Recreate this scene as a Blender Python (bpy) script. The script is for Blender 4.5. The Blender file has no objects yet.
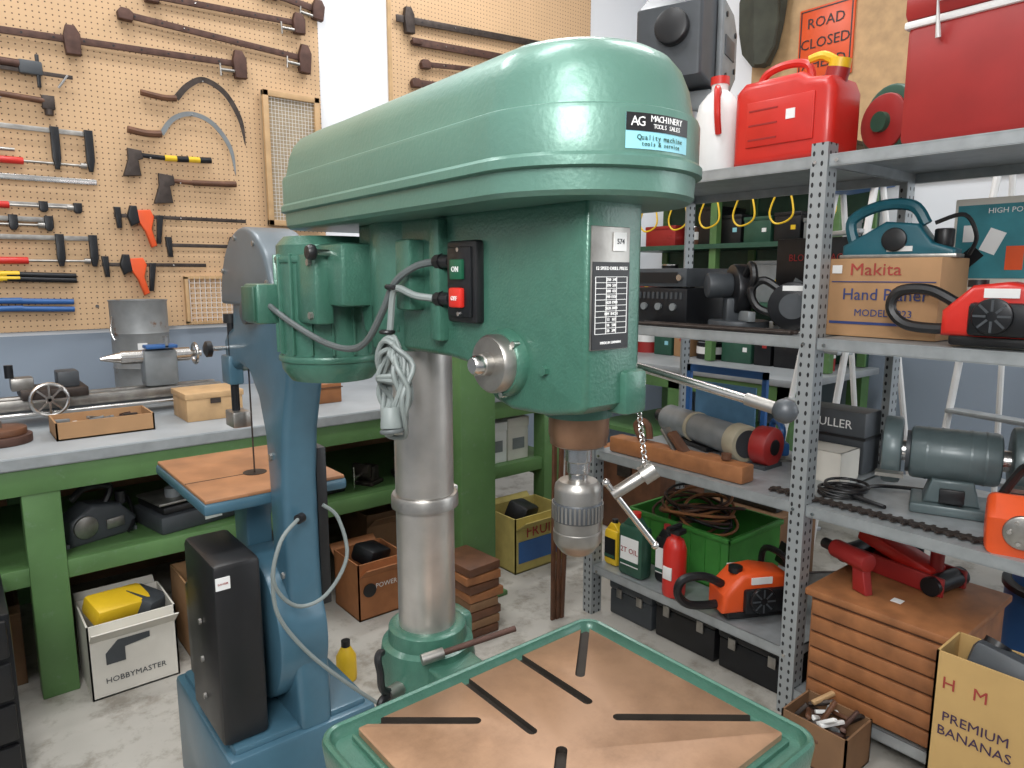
import bpy,bmesh,math,random
from mathutils import Vector,Matrix,Euler
random.seed(7)
SC=bpy.context.scene
SC.view_settings.view_transform='Standard'
def lin(c):
    c=c/255.
    return c/12.92 if c<=.04045 else ((c+.055)/1.055)**2.4
_m={}
def MT(name,col,rough=.5,metal=0.,var=.12,scale=18.,bump=0.,coat=0.,bscale=None,emit=0):
    if name in _m: return _m[name]
    m=bpy.data.materials.new(name);m.use_nodes=True;nt=m.node_tree;N=nt.nodes;L=nt.links
    b=N["Principled BSDF"];b.inputs["Roughness"].default_value=rough;b.inputs["Metallic"].default_value=metal
    if coat: b.inputs["Coat Weight"].default_value=coat;b.inputs["Coat Roughness"].default_value=.15
    tc=N.new("ShaderNodeTexCoord");nz=N.new("ShaderNodeTexNoise");nz.inputs["Scale"].default_value=scale;nz.inputs["Detail"].default_value=5
    L.new(tc.outputs["Object"],nz.inputs["Vector"])
    r=N.new("ShaderNodeValToRGB");l=[lin(c) for c in col]
    r.color_ramp.elements[0].position=.3;r.color_ramp.elements[1].position=.7
    r.color_ramp.elements[0].color=[x*(1-var) for x in l]+[1];r.color_ramp.elements[1].color=[min(1,x*(1+var)) for x in l]+[1]
    L.new(nz.outputs["Fac"],r.inputs["Fac"]);L.new(r.outputs["Color"],b.inputs["Base Color"])
    if bump:
        n2=N.new("ShaderNodeTexNoise");n2.inputs["Scale"].default_value=bscale or scale*4;n2.inputs["Detail"].default_value=2
        L.new(tc.outputs["Object"],n2.inputs["Vector"])
        bp=N.new("ShaderNodeBump");bp.inputs["Strength"].default_value=bump;bp.inputs["Distance"].default_value=.002
        L.new(n2.outputs["Fac"],bp.inputs["Height"]);L.new(bp.outputs["Normal"],b.inputs["Normal"])
    return m if _m.setdefault(name,m) else m
def patches(m,col,scale,lo,hi,detail=9):
    nt=m.node_tree;N=nt.nodes;L=nt.links;b=N["Principled BSDF"]
    tc=N.new("ShaderNodeTexCoord");n=N.new("ShaderNodeTexNoise");n.inputs["Scale"].default_value=scale;n.inputs["Detail"].default_value=detail;n.inputs["Roughness"].default_value=.7
    L.new(tc.outputs["Object"],n.inputs["Vector"]);r=N.new("ShaderNodeValToRGB");r.color_ramp.elements[0].position=lo;r.color_ramp.elements[1].position=hi
    L.new(n.outputs["Fac"],r.inputs["Fac"]);mx=N.new("ShaderNodeMix");mx.data_type='RGBA';L.new(r.outputs["Color"],mx.inputs[0])
    L.new(b.inputs["Base Color"].links[0].from_socket,mx.inputs[6]);mx.inputs[7].default_value=[lin(c) for c in col]+[1];L.new(mx.outputs[2],b.inputs["Base Color"]);return m
green=MT("hammered_green_enamel",(62,106,90),.36,.2,.07,60,.35,.35,260)
greenS=MT("smooth_green_enamel",(88,126,113),.40,.25,.06,8,.2,.25,160)
greenD=MT("dark_green_enamel",(46,84,68),.4,.1,.1,20)
bgreen=patches(MT("bench_green_paint",(86,122,72),.5,0,.14,6),(98,128,90),22,.58,.68)
bluep=MT("machine_blue_enamel",(66,102,120),.38,.1,.1,10,.15,.3)
steel=MT("bright_steel",(200,198,195),.25,1,.12,30)
steelw=MT("worn_steel",(160,157,152),.38,.9,.25,25,.1)
colst=MT("ground_column_steel",(184,180,174),.34,.75,.24,9,.1)
iron=MT("dark_iron",(70,62,58),.5,.6,.3,30,.2)
rust=MT("rusty_brown_steel",(84,60,52),.6,.4,.3,25,.2)
copper=MT("bronzed_steel",(140,108,86),.38,.8,.3,20)
black=MT("black_plastic",(24,24,26),.4,0,.1,20)
blackm=MT("black_satin_metal",(30,31,34),.35,.3,.15,20)
dgrey=MT("dark_grey_paint",(66,70,74),.45,.1,.1,20)
wguard=MT("wheel_guard_grey",(92,102,108),.42,.2,.1,12,0,.2)
grey=MT("mid_grey_paint",(125,130,132),.45,.2,.1,20)
cable=MT("grey_cable_pvc",(124,132,130),.5,0,.06,20)
cabled=MT("dark_grey_cable_pvc",(84,90,90),.5,0,.06,20)
red=MT("red_plastic",(200,40,30),.38,0,.08,10,0,.2)
redd=MT("dark_red_plastic",(152,38,36),.45,0,.1,10)
orange=MT("orange_plastic",(222,84,34),.4,0,.08,10)
yellow=MT("yellow_plastic",(228,188,40),.4,0,.08,10)
white=MT("white_plastic",(230,230,228),.4,0,.04,10)
paper=MT("white_paper",(230,230,228),.7,0,.03,10)
bluet=MT("blue_plastic",(45,92,150),.4,0,.1,10)
teal=MT("teal_tool_plastic",(28,92,106),.4,0,.1,10)
cyan=MT("cyan_sticker",(140,200,212),.5,0,.05,10)
card=MT("brown_cardboard",(168,130,92),.8,0,.1,8)
cardd=MT("dark_cardboard",(128,96,68),.8,0,.15,8)
cardw=MT("white_cardboard",(208,204,194),.75,0,.06,8)
wood=MT("warm_wood",(150,98,60),.55,0,.25,14)
woodd=MT("dark_wood",(96,62,42),.55,0,.3,14)
woodl=MT("pale_wood",(188,154,112),.6,0,.15,14)
tan=patches(MT("oiled_table_steel",(160,126,98),.38,.3,.14,7,.12),(128,98,74),6,.45,.72)
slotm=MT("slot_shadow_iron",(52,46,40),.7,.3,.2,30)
galv=MT("galvanised_sheet",(164,169,171),.42,.45,.12,22)
btop=MT("bench_grey_lino",(150,155,158),.42,0,.14,5)
tarp=MT("dark_tarp",(60,62,52),.8,0,.3,8)
sboard=MT("bandsaw_table_brown",(164,116,80),.45,.1,.2,12)
def wallmat():
    m=MT("painted_wall",(230,233,237),.7,0,.02,2)
    nt=m.node_tree;N=nt.nodes;L=nt.links;b=N["Principled BSDF"]
    g=N.new("ShaderNodeNewGeometry");sx=N.new("ShaderNodeSeparateXYZ");L.new(g.outputs["Position"],sx.inputs[0])
    mt=N.new("ShaderNodeMath");mt.operation='LESS_THAN';mt.inputs[1].default_value=1.17;L.new(sx.outputs[2],mt.inputs[0])
    mx=N.new("ShaderNodeMix");mx.data_type='RGBA';L.new(mt.outputs[0],mx.inputs[0])
    src=b.inputs["Base Color"].links[0].from_socket
    L.new(src,mx.inputs[6]);mx.inputs[7].default_value=(lin(140),lin(152),lin(166),1);L.new(mx.outputs[2],b.inputs["Base Color"]);return m
wallm=wallmat()
def holemat(name,col,axes,pitch,rad,rough=.7,metal=0,hole=(50,38,28),ph=(0,0)):
    m=MT(name,col,rough,metal,.06,3);nt=m.node_tree;N=nt.nodes;L=nt.links;b=N["Principled BSDF"]
    g=N.new("ShaderNodeNewGeometry");sx=N.new("ShaderNodeSeparateXYZ");L.new(g.outputs["Position"],sx.inputs[0])
    sq=[]
    for k,a in enumerate(axes):
        ad=N.new("ShaderNodeMath");ad.operation='ADD';ad.inputs[1].default_value=10+ph[k];L.new(sx.outputs[a],ad.inputs[0])
        d=N.new("ShaderNodeMath");d.operation='DIVIDE';d.inputs[1].default_value=pitch[k];L.new(ad.outputs[0],d.inputs[0])
        fr=N.new("ShaderNodeMath");fr.operation='FRACT';L.new(d.outputs[0],fr.inputs[0])
        s=N.new("ShaderNodeMath");s.operation='SUBTRACT';s.inputs[1].default_value=.5;L.new(fr.outputs[0],s.inputs[0])
        u=N.new("ShaderNodeMath");u.operation='MULTIPLY';u.inputs[1].default_value=pitch[k]/rad[k];L.new(s.outputs[0],u.inputs[0])
        p=N.new("ShaderNodeMath");p.operation='POWER';p.inputs[1].default_value=2
        ab=N.new("ShaderNodeMath");ab.operation='ABSOLUTE';L.new(u.outputs[0],ab.inputs[0]);L.new(ab.outputs[0],p.inputs[0]);sq.append(p)
    A=N.new("ShaderNodeMath");A.operation='ADD';L.new(sq[0].outputs[0],A.inputs[0]);L.new(sq[1].outputs[0],A.inputs[1])
    lt=N.new("ShaderNodeMath");lt.operation='LESS_THAN';lt.inputs[1].default_value=1;L.new(A.outputs[0],lt.inputs[0])
    mx=N.new("ShaderNodeMix");mx.data_type='RGBA';L.new(lt.outputs[0],mx.inputs[0])
    L.new(b.inputs["Base Color"].links[0].from_socket,mx.inputs[6]);mx.inputs[7].default_value=[lin(c) for c in hole]+[1]
    L.new(mx.outputs[2],b.inputs["Base Color"]);return m
pegm=holemat("pegboard_hardboard",(202,168,130),(0,2),(.0254,.0254),(.0033,.0033),hole=(90,66,48))
postm=holemat("perforated_galvanised_post",(162,167,169),(0,2),(.030,.030),(.005,.007),.45,.4,(48,48,50))
postm2=holemat("perforated_galvanised_post_face",(162,167,169),(1,2),(.0255,.030),(.0042,.0075),.45,.4,(52,52,54))
floorm=patches(MT("worn_concrete",(176,172,164),.45,0,.1,3),(142,136,126),8,.50,.64,10)
AX={'-X':Matrix(((0,0,-1,0),(-1,0,0,0),(0,1,0,0),(0,0,0,1))),'-Y':Matrix(((1,0,0,0),(0,0,-1,0),(0,1,0,0),(0,0,0,1))),'Z':Matrix.Identity(4)}
def smooth(pts,n=6,closed=False):
    P=[Vector(p) for p in pts];R=[];c=len(P)
    rng=range(c) if closed else range(c-1)
    for i in rng:
        if closed:p0,p1,p2,p3=P[i-1],P[i],P[(i+1)%c],P[(i+2)%c]
        else:p0,p1,p2,p3=P[max(i-1,0)],P[i],P[i+1],P[min(i+2,c-1)]
        for k in range(n):
            t=k/n;R.append(.5*((2*p1)+(p2-p0)*t+(2*p0-5*p1+4*p2-p3)*t*t+(3*p1-p0-3*p2+p3)*t**3))
    if not closed:R.append(P[-1])
    return R
class B:
    def __init__(s,name):
        s.n=name;s.bm=bmesh.new();s.ms=[];s.W=Matrix.Identity(4)
    def at(s,x,y,z,rz=0,rx=0,ry=0,sc=1):
        s.W=Matrix.Translation((x,y,z))@Euler((rx,ry,rz)).to_matrix().to_4x4()@Matrix.Scale(sc,4);return s
    def add(s,t,mat,M=None):
        if M is not None: t.transform(M)
        t.transform(s.W)
        if mat not in s.ms: s.ms.append(mat)
        k=s.ms.index(mat)
        for f in t.faces: f.material_index=k
        me=bpy.data.meshes.new("t");t.to_mesh(me);t.free();s.bm.from_mesh(me);bpy.data.meshes.remove(me)
        return s
    def box(s,c,sz,mat,bev=0,rot=(0,0,0),seg=2):
        t=bmesh.new();bmesh.ops.create_cube(t,size=1);t.transform(Matrix.Diagonal((sz[0],sz[1],sz[2],1)))
        if bev: bmesh.ops.bevel(t,geom=t.edges[:],offset=min(bev,min(sz)*.45),segments=seg,affect='EDGES',profile=.5)
        return s.add(t,mat,Matrix.Translation(c)@Euler(rot).to_matrix().to_4x4())
    def bx(s,x0,x1,y0,y1,z0,z1,mat,bev=0):
        return s.box(((x0+x1)/2,(y0+y1)/2,(z0+z1)/2),(abs(x1-x0),abs(y1-y0),abs(z1-z0)),mat,bev)
    def cyl(s,p,q,r,mat,r2=None,seg=28,bev=0):
        p=Vector(p);q=Vector(q);d=q-p;t=bmesh.new()
        bmesh.ops.create_cone(t,cap_ends=True,segments=seg,radius1=r,radius2=r if r2 is None else r2,depth=d.length)
        if bev:
            es=[e for e in t.edges if abs(e.verts[0].co.z-e.verts[1].co.z)<1e-6]
            bmesh.ops.bevel(t,geom=es,offset=bev,segments=2,affect='EDGES',profile=.5)
        return s.add(t,mat,Matrix.Translation((p+q)/2)@d.to_track_quat('Z','Y').to_matrix().to_4x4())
    def sph(s,c,r,mat,sc=(1,1,1)):
        t=bmesh.new();bmesh.ops.create_uvsphere(t,u_segments=20,v_segments=12,radius=r)
        return s.add(t,mat,Matrix.Translation(c)@Matrix.Diagonal((sc[0],sc[1],sc[2],1)))
    def loft(s,rings,mat,closed=True,caps=True):
        t=bmesh.new();V=[[t.verts.new(p) for p in r] for r in rings]
        for a,b in zip(V,V[1:]):
            n=len(a)
            for i in range(n if closed else n-1):
                j=(i+1)%n
                try:t.faces.new((a[i],a[j],b[j],b[i]))
                except: pass
        if caps and closed:
            try:t.faces.new(V[0][::-1]);t.faces.new(V[-1])
            except: pass
        bmesh.ops.recalc_face_normals(t,faces=t.faces[:]);return s.add(t,mat)
    def lathe(s,prof,c,mat,d=(0,0,1),seg=32):
        q=Vector(d).to_track_quat('Z','Y');c=Vector(c)
        return s.loft([[c+q@Vector((max(r,.0004)*math.cos(2*math.pi*i/seg),max(r,.0004)*math.sin(2*math.pi*i/seg),z)) for i in range(seg)] for r,z in prof],mat)
    def tube(s,pts,r,mat,n=6,seg=8,closed=False,sm=True,r2=None):
        P=smooth(pts,n,closed) if sm else [Vector(p) for p in pts]
        rings=[];up=None;N=len(P)
        for i,p in enumerate(P):
            a=P[i-1] if (i>0 or closed) else p;b=P[(i+1)%N] if (i<N-1 or closed) else p
            d=(b-a).normalized()
            if up is None: up=d.orthogonal().normalized()
            up=(up-d*up.dot(d)).normalized();w=d.cross(up);rr=r if r2 is None else r+(r2-r)*i/(N-1)
            rings.append([p+(up*math.cos(2*math.pi*k/seg)+w*math.sin(2*math.pi*k/seg))*rr for k in range(seg)])
        if closed: rings.append(rings[0])
        return s.loft(rings,mat,caps=not closed)
    def tor(s,c,R,r,mat,d=(0,0,1),a0=0,a1=360,seg=24):
        q=Vector(d).to_track_quat('Z','Y');c=Vector(c);full=abs(a1-a0)>=360
        P=[c+q@Vector((R*math.cos(math.radians(a0+(a1-a0)*i/seg)),R*math.sin(math.radians(a0+(a1-a0)*i/seg)),0)) for i in range(seg if full else seg+1)]
        return s.tube(P,r,mat,sm=False,closed=full)
    def prism(s,pts,ax,a,b,mat,bev=0):
        def mk(p,v): return {'x':(v,p[0],p[1]),'y':(p[0],v,p[1]),'z':(p[0],p[1],v)}[ax]
        t=bmesh.new();A=[t.verts.new(mk(p,a)) for p in pts];C=[t.verts.new(mk(p,b)) for p in pts];n=len(pts)
        f1=t.faces.new(A);f2=t.faces.new(C[::-1])
        for i in range(n): t.faces.new((A[i],A[(i+1)%n],C[(i+1)%n],C[i]))
        bmesh.ops.recalc_face_normals(t,faces=t.faces[:])
        if bev:
            es=[e for e in t.edges if len(e.link_faces)==2 and ((e.link_faces[0] in (f1,f2)) != (e.link_faces[1] in (f1,f2)))]
            bmesh.ops.bevel(t,geom=es,offset=bev,segments=3,affect='EDGES',profile=.5)
        return s.add(t,mat)
    def text(s,tx,c,size,face,mat,align='CENTER',ex=.0004,sx=1):
        cu=bpy.data.curves.new("x",'FONT');cu.body=tx;cu.size=size;cu.align_x=align;cu.align_y='CENTER';cu.extrude=ex;cu.resolution_u=2
        o=bpy.data.objects.new("x",cu);me=bpy.data.meshes.new_from_object(o)
        t=bmesh.new();t.from_mesh(me);bpy.data.objects.remove(o);bpy.data.curves.remove(cu);bpy.data.meshes.remove(me)
        M=face if isinstance(face,Matrix) else AX[face]
        return s.add(t,mat,Matrix.Translation(c)@M@Matrix.Diagonal((sx,1,1,1)))
    def done(s,parent=None):
        bm=s.bm;bm.normal_update()
        for f in bm.faces: f.smooth=True
        for e in bm.edges:
            if len(e.link_faces)==2:
                if e.calc_face_angle(0)>math.radians(38): e.smooth=False
        xs=[v.co for v in bm.verts];c=Vector(((min(v.x for v in xs)+max(v.x for v in xs))/2,(min(v.y for v in xs)+max(v.y for v in xs))/2,min(v.z for v in xs)))
        bmesh.ops.translate(bm,verts=bm.verts[:],vec=-c)
        me=bpy.data.meshes.new(s.n);bm.to_mesh(me);bm.free()
        for m in s.ms: me.materials.append(m)
        o=bpy.data.objects.new(s.n,me);o.location=c;SC.collection.objects.link(o)
        if parent:
            o.parent=parent
        return o
# ---------------- room ----------------
def room():
    B("floor").bx(-2.4,4.7,-2.4,4.05,-.1,0,floorm).done()
    B("ceiling").bx(-2.4,4.7,-2.4,4.05,4.2,4.3,white).done()
    B("wall_back").bx(-2.4,4.7,3.95,4.05,0,4.2,wallm).done()
    B("wall_right").bx(4.6,4.7,-2.4,3.95,0,4.2,wallm).done()
    B("wall_left").bx(-2.4,-2.3,-2.4,3.95,0,4.2,wallm).done()
    B("wall_front").bx(-2.3,4.6,-2.4,-2.3,0,4.2,wallm).done()
    b=B("pegboard").bx(-1.9,1.80,3.932,3.949,1.19,3.7,pegm)
    for x in (-1.2,-.3,.6,1.5):
        for z in (1.3,2.1,2.9): b.cyl((x,3.933,z),(x,3.929,z),.008,steel,seg=10)
    b.done()
    b=B("pegboard").bx(2.27,3.96,3.932,3.949,1.19,3.7,pegm);b.bx(2.25,2.27,3.93,3.949,1.19,3.7,woodl).done()
    B("plywood_board").bx(4.57,4.599,1.1,2.95,2.0,3.9,woodl).done()
room()
# ---------------- drill press ----------------
def hull(d,z,cx=.594):
    C=[(cx,.606,.137),(cx-.062,1.20,.055),(cx+.058,1.20,.055)]
    out=[];n=120
    for i in range(n):
        a=2*math.pi*i/n;nx,ny=math.cos(a),math.sin(a);best=None
        for x,y,r in C:
            rr=r-d
            if rr<.004:
                k=.004-rr;vx,vy=cx-x,.9-y;l=math.hypot(vx,vy) or 1;x2,y2=x+vx/l*k,y+vy/l*k;rr=.004
            else:x2,y2=x,y
            v=x2*nx+y2*ny+rr
            if best is None or v>best[0]: best=(v,x2+rr*nx,y2+rr*ny)
        out.append(Vector((best[1],best[2],z)))
    return out
def drill():
    e=bpy.data.objects.new("pillar_drill_press",None);SC.collection.objects.link(e)
    b=B("belt_guard")
    b.loft([hull(d,z) for d,z in [(.02,1.528),(.010,1.529),(.005,1.534),(.004,1.556)]],greenS)
    b.loft([hull(d,z) for d,z in [(.003,1.555),(-.003,1.557),(-.003,1.566),(.001,1.570),(.001,1.610),(.003,1.615),(.007,1.617),(.010,1.628),(.014,1.648),(.022,1.667),(.034,1.681),(.048,1.689),(.070,1.694),(.09,1.696)]],greenS)
    b.cyl((.594,1.235,1.545),(.594,1.262,1.545),.008,steelw,seg=10)
    RR=.137
    def arc(a0,a1,z0,z1,r,mat,n=14):
        R=[]
        for z in (z0,z1):
            R.append([Vector((.594+r*math.cos(math.radians(a0+(a1-a0)*i/n)),.606+r*math.sin(math.radians(a0+(a1-a0)*i/n)),z)) for i in range(n+1)])
        b.loft(R,mat,closed=False)
    arc(-115,-80,1.573,1.607,RR-.0003,cyan);arc(-115,-80,1.590,1.607,RR+.0002,black)
    def ctext(tx,ac,z,size,mat,r=RR+.0004):
        w=size*.58
        for k,ch in enumerate(tx):
            a=math.radians(ac)+(k-(len(tx)-1)/2)*w/r
            n=Vector((math.cos(a),math.sin(a),0));x=Vector((-math.sin(a),math.cos(a),0))
            M=Matrix(((x.x,0,n.x,0),(x.y,0,n.y,0),(0,1,0,0),(0,0,0,1)))
            if ch!=' ': b.text(ch,(.594+r*n.x,.606+r*n.y,z),size,M,mat,ex=.0002)
    ctext("AG",-109.5,1.5985,.013,white);ctext("MACHINERY",-94,1.602,.0085,white);ctext("TOOLS SALES",-94,1.595,.006,white)
    ctext("Quality machine",-97,1.584,.007,greenD);ctext("tools & service",-97,1.578,.006,greenD)
    b.done(e)
    b=B("head_casting")
    pr=[(.535,1.532),(.535,1.305),(.545,1.296),(.60,1.286),(.665,1.284),(.70,1.293),(.735,1.318),(.76,1.334),(.80,1.338),(1.02,1.338),(1.05,1.36),(1.06,1.40),(1.06,1.532)]
    b.prism(pr,'x',.540,.630,green,.008)
    b.cyl((.601,.968,1.335),(.601,.968,1.532),.078,green,bev=.006)
    b.bx(.49,.60,1.02,1.13,1.40,1.50,green,.008)
    b.bx(.596,.634,.526,.56,1.290,1.342,green,.006)
    b.cyl((.600,.606,1.28),(.600,.606,1.30),.042,green)
    b.bx(.515,.544,.86,.90,1.40,1.50,green,.005)
    b.bx(.525,.544,.80,.825,1.36,1.525,green,.004)
    b.lathe([(.042,0),(.042,.012),(.038,.018),(.036,.018)],(.544,.672,1.343),green,(-1,0,0))
    b.lathe([(.036,0),(.036,.016),(.033,.020),(.014,.020),(.013,.030),(.010,.033),(0,.033)],(.530,.672,1.343),steelw,(-1,0,0))
    b.lathe([(.012,0),(.012,.010),(.009,.014),(0,.014)],(.500,.672,1.343),steel,(-1,0,0),16)
    for a in (20,140,260): b.cyl((.533,.672+.039*math.cos(a/57.3),1.343+.039*math.sin(a/57.3)),(.524,.672+.039*math.cos(a/57.3),1.343+.039*math.sin(a/57.3)),.004,steel,seg=10)
    b.cyl((.63,.66,1.343),(.665,.66,1.343),.045,green,bev=.004).cyl((.665,.66,1.343),(.705,.66,1.343),.024,steelw,bev=.003)
    b.cyl((.69,.655,1.342),(.733,.425,1.300),.0055,steel);b.cyl((.727,.455,1.306),(.733,.422,1.299),.0075,steelw)
    b.sph((.735,.410,1.297),.0145,dgrey)
    for y,z in ((.93,1.37),(.60,1.34)): b.cyl((.541,y,z),(.534,y,z),.006,green,seg=6)
    b.done(e)
    b=B("speed_plate");o=-.008
    b.bx(.552+o,.612+o,.5325,.5355,1.368,1.502,steelw,.001)
    b.bx(.553+o,.611+o,.5315,.5335,1.369,1.464,black)
    b.text("12 SPEED DRILL PRESS",(.582+o,.531,1.457),.0052,'-Y',white)
    for k in range(11):
        z=1.448-k*.0062;b.bx(.557+o,.607+o,.5309,.5316,z-.0003,z+.0003,white)
        if k<10: b.text(["250  340","390  510","600  650","990 1550","1620 1900","2620 3000","MM  INCH","13   1/2","16   5/8","20   3/4"][k],(.582+o,.531,z-.0031),.0045,'-Y',white)
    for x in (.557,.574,.59,.607): b.bx(x-.0003+o,x+.0003+o,.5309,.5316,1.386,1.448,white)
    b.text("MADE IN TAIWAN",(.582+o,.531,1.376),.004,'-Y',white)
    b.bx(.585+o,.604+o,.5305,.5325,1.476,1.496,paper);b.text("574",(.5945+o,.5303,1.486),.008,'-Y',black)
    b.done(e)
    b=B("switch_box")
    b.bx(.527,.543,.718,.784,1.388,1.494,black,.005)
    b.bx(.523,.528,.725,.777,1.396,1.486,blackm,.002)
    b.bx(.518,.525,.738,.765,1.444,1.470,MT("start_button_green",(24,88,62),.4),.002)
    b.bx(.516,.525,.738,.765,1.408,1.434,red,.003)
    b.text("ON",(.5175,.751,1.457),.010,'-X',white);b.text("OFF",(.5155,.751,1.42),.008,'-X',white)
    for z in (1.482,1.40): b.cyl((.525,.751,z),(.5215,.751,z),.003,steel,seg=8)
    for z in (1.468,1.418): b.cyl((.534,.784,z),(.530,.815,z),.009,black,bev=.002).cyl((.532,.80,z),(.531,.808,z),.0115,black,seg=8)
    b.done(e)
    b=B("power_cable")
    c=cable
    b.tube([(.53,.81,1.468),(.515,.84,1.462),(.50,.872,1.44),(.495,.90,1.40),(.49,.94,1.355),(.485,.985,1.338),(.475,1.05,1.342),(.46,1.13,1.365),(.45,1.20,1.39),(.445,1.25,1.41)],.0052,cabled)
    b.tube([(.53,.81,1.418),(.51,.835,1.422),(.498,.862,1.432),(.497,.875,1.42),(.495,.88,1.38),(.492,.885,1.34)],.005,c)
    for k in range(8):
        rx=.026+.012*random.random();rz=.050+.026*random.random();o=random.uniform(-.008,.008);ph=random.uniform(-.3,.3)
        b.tube([(.490+random.uniform(-.013,.013),.866+o+rx*math.cos(a+ph*.5),1.292+rz*math.sin(a+ph)+o) for a in [i*math.pi/5 for i in range(10)]],.0038,c,closed=True,n=4)
    b.tor((.49,.866,1.30),.022,.0035,c,(.25,.1,1));b.tor((.49,.866,1.307),.022,.0035,c,(.1,.2,1))
    b.cyl((.475,.850,1.268),(.473,.845,1.238),.013,c,.016,bev=.003);b.cyl((.473,.845,1.238),(.473,.844,1.232),.017,cabled,bev=.002)
    b.tor((.498,.873,1.432),.010,.0035,black,(.2,0,1));b.tor((.492,.885,1.37),.009,.003,black)
    b.done(e)
    b=B("motor")
    b.lathe([(.05,1.262),(.072,1.266),(.086,1.285),(.088,1.30),(.088,1.50),(.075,1.515),(.03,1.517)],(.545,1.185,0),green)
    for k in range(16):
        a=math.radians(k*22.5);b.box((.545+.089*math.cos(a),1.185+.089*math.sin(a),1.40),(.010,.005,.17),green,.0015,(0,0,a))
    b.cyl((.545,1.185,1.47),(.545,1.185,1.482),.092,green,bev=.003).cyl((.545,1.185,1.30),(.545,1.185,1.312),.092,green,bev=.003)
    b.bx(.468,.50,1.07,1.18,1.37,1.485,green,.006)
    for x,y in ((.466,1.085),(.466,1.165)):
        for z in (1.385,1.47): b.cyl((x+.004,y,z),(x-.004,y,z),.006,steelw,seg=6)
    b.bx(.425,.475,1.215,1.285,1.365,1.435,green,.006);b.bx(.420,.426,1.22,1.28,1.37,1.43,greenD,.002)
    b.cyl((.50,1.06,1.485),(.455,1.06,1.485),.005,steel);b.lathe([(.006,0),(.012,.004),(.013,.010),(.010,.016),(0,.017)],(.468,1.06,1.485),black,(-1,0,0),14)
    b.done(e)
    b=B("quill_and_chuck");x,y=.601,.606
    b.lathe([(.030,1.30),(.037,1.296),(.0375,1.285),(.0375,1.256),(.036,1.252),(.0355,1.244),(.030,1.241),(.018,1.241)],(x,y,0),copper)
    b.lathe([(.017,1.243),(.017,1.222),(.0145,1.220),(.0145,1.207),(.012,1.205),(.012,1.19)],(x,y,0),steel)
    b.lathe([(.012,1.197),(.024,1.196),(.0285,1.191),(.0295,1.185),(.0295,1.170)],(x,y,0),steelw)
    b.lathe([(.0305,1.170),(.0315,1.168),(.0315,1.148),(.0305,1.146)],(x,y,0),dgrey)
    for k in range(36):
        a=k*math.pi/18;b.box((x+.0315*math.cos(a),y+.0315*math.sin(a),1.158),(.002,.0026,.020),steelw,0,(0,0,a))
    b.lathe([(.030,1.146),(.0295,1.132),(.0305,1.131),(.0305,1.118),(.028,1.113),(.021,1.104),(.017,1.101),(.012,1.100),(.010,1.103)],(x,y,0),steelw)
    b.done(e)
    b=B("chuck_key")
    for k in range(13):
        z=1.295-k*.0068;b.tor((.628+.0011*k,.534-.0003*k,z),.0032,.0009,steel,(1,0,0) if k%2 else (.3,1,0),seg=10)
    b.cyl((.612,.558,1.186),(.646,.532,1.214),.0075,steelw,bev=.001);b.cyl((.640,.536,1.209),(.652,.527,1.219),.012,steelw,seg=12)
    for k in range(10):
        a=k*.628;b.box((.646+.0,.5315,1.214),(.026,.003,.003),steelw,0,(a,.6,-.6))
    b.cyl((.605,.562,1.202),(.654,.524,1.122),.0038,steel);b.sph((.605,.562,1.202),.005,steel);b.sph((.654,.524,1.122),.005,steel)
    b.done(e)
    b=B("column")
    b.cyl((.601,.968,.05),(.601,.968,1.34),.0485,colst,seg=48)
    b.lathe([(.05,1.068),(.056,1.070),(.056,1.088),(.054,1.092),(.0485,1.093)],(.601,.968,0),steelw)
    b.bx(.652,.664,.960,.976,1.066,1.094,steelw,.003)
    b.done(e)
    b=B("base_plate")
    b.prism([(.40,.42),(.44,.38),(.76,.38),(.80,.42),(.80,1.10),(.74,1.16),(.46,1.16),(.40,1.10)],'z',0,.055,green,.01)
    b.lathe([(.11,.05),(.095,.07),(.075,.10),(.072,.16),(.06,.165)],(.601,.968,0),green);b.done(e)
    b=B("table_bracket")
    b.lathe([(.06,.70),(.078,.703),(.082,.72),(.082,.80),(.078,.83),(.068,.835),(.066,.858),(.06,.862),(.05,.862)],(.601,.968,0),green)
    b.prism([(.90,.72),(.90,.82),(.80,.815),(.66,.80),(.50,.80),(.50,.775),(.68,.74)],'x',.555,.647,green,.008)
    b.cyl((.60,.62,.76),(.60,.62,.80),.07,green)
    b.bx(.665,.71,.98,1.04,.73,.84,green,.012)
    b.cyl((.50,.93,.78),(.555,.945,.78),.012,steelw);b.tube([(.505,.93,.785),(.488,.925,.80),(.484,.922,.83),(.482,.925,.85),(.487,.93,.858),(.495,.935,.855)],.006,black)
    b.tube([(.50,.93,.78),(.485,.925,.775),(.482,.92,.74)],.007,black)
    b.cyl((.555,.885,.848),(.70,.850,.862),.005,rust,seg=10);b.cyl((.54,.889,.846),(.575,.880,.850),.009,steelw,seg=12)
    b.done(e)
    def rr(x0,x1,y0,y1,r,z,n=6):
        P=[]
        for cx,cy,a0 in ((x1-r,y1-r,0),(x0+r,y1-r,90),(x0+r,y0+r,180),(x1-r,y0+r,270)):
            for i in range(n+1):
                a=math.radians(a0+90*i/n);P.append(Vector((cx+r*math.cos(a),cy+r*math.sin(a),z)))
        return P
    X0,X1,Y0,Y1=.334,.858,.393,.833
    b=B("table_casting")
    R=[]
    for d,z in [(.02,.79),(.008,.795),(.004,.805),(0,.838),(.002,.843),(.006,.845),(.010,.843),(.013,.834),(.018,.830),(.06,.830)]:
        R.append(rr(X0+d,X1-d,Y0+d,Y1-d,max(.035-d,.006),z))
    b.loft(R,green);b.done(e)
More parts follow.
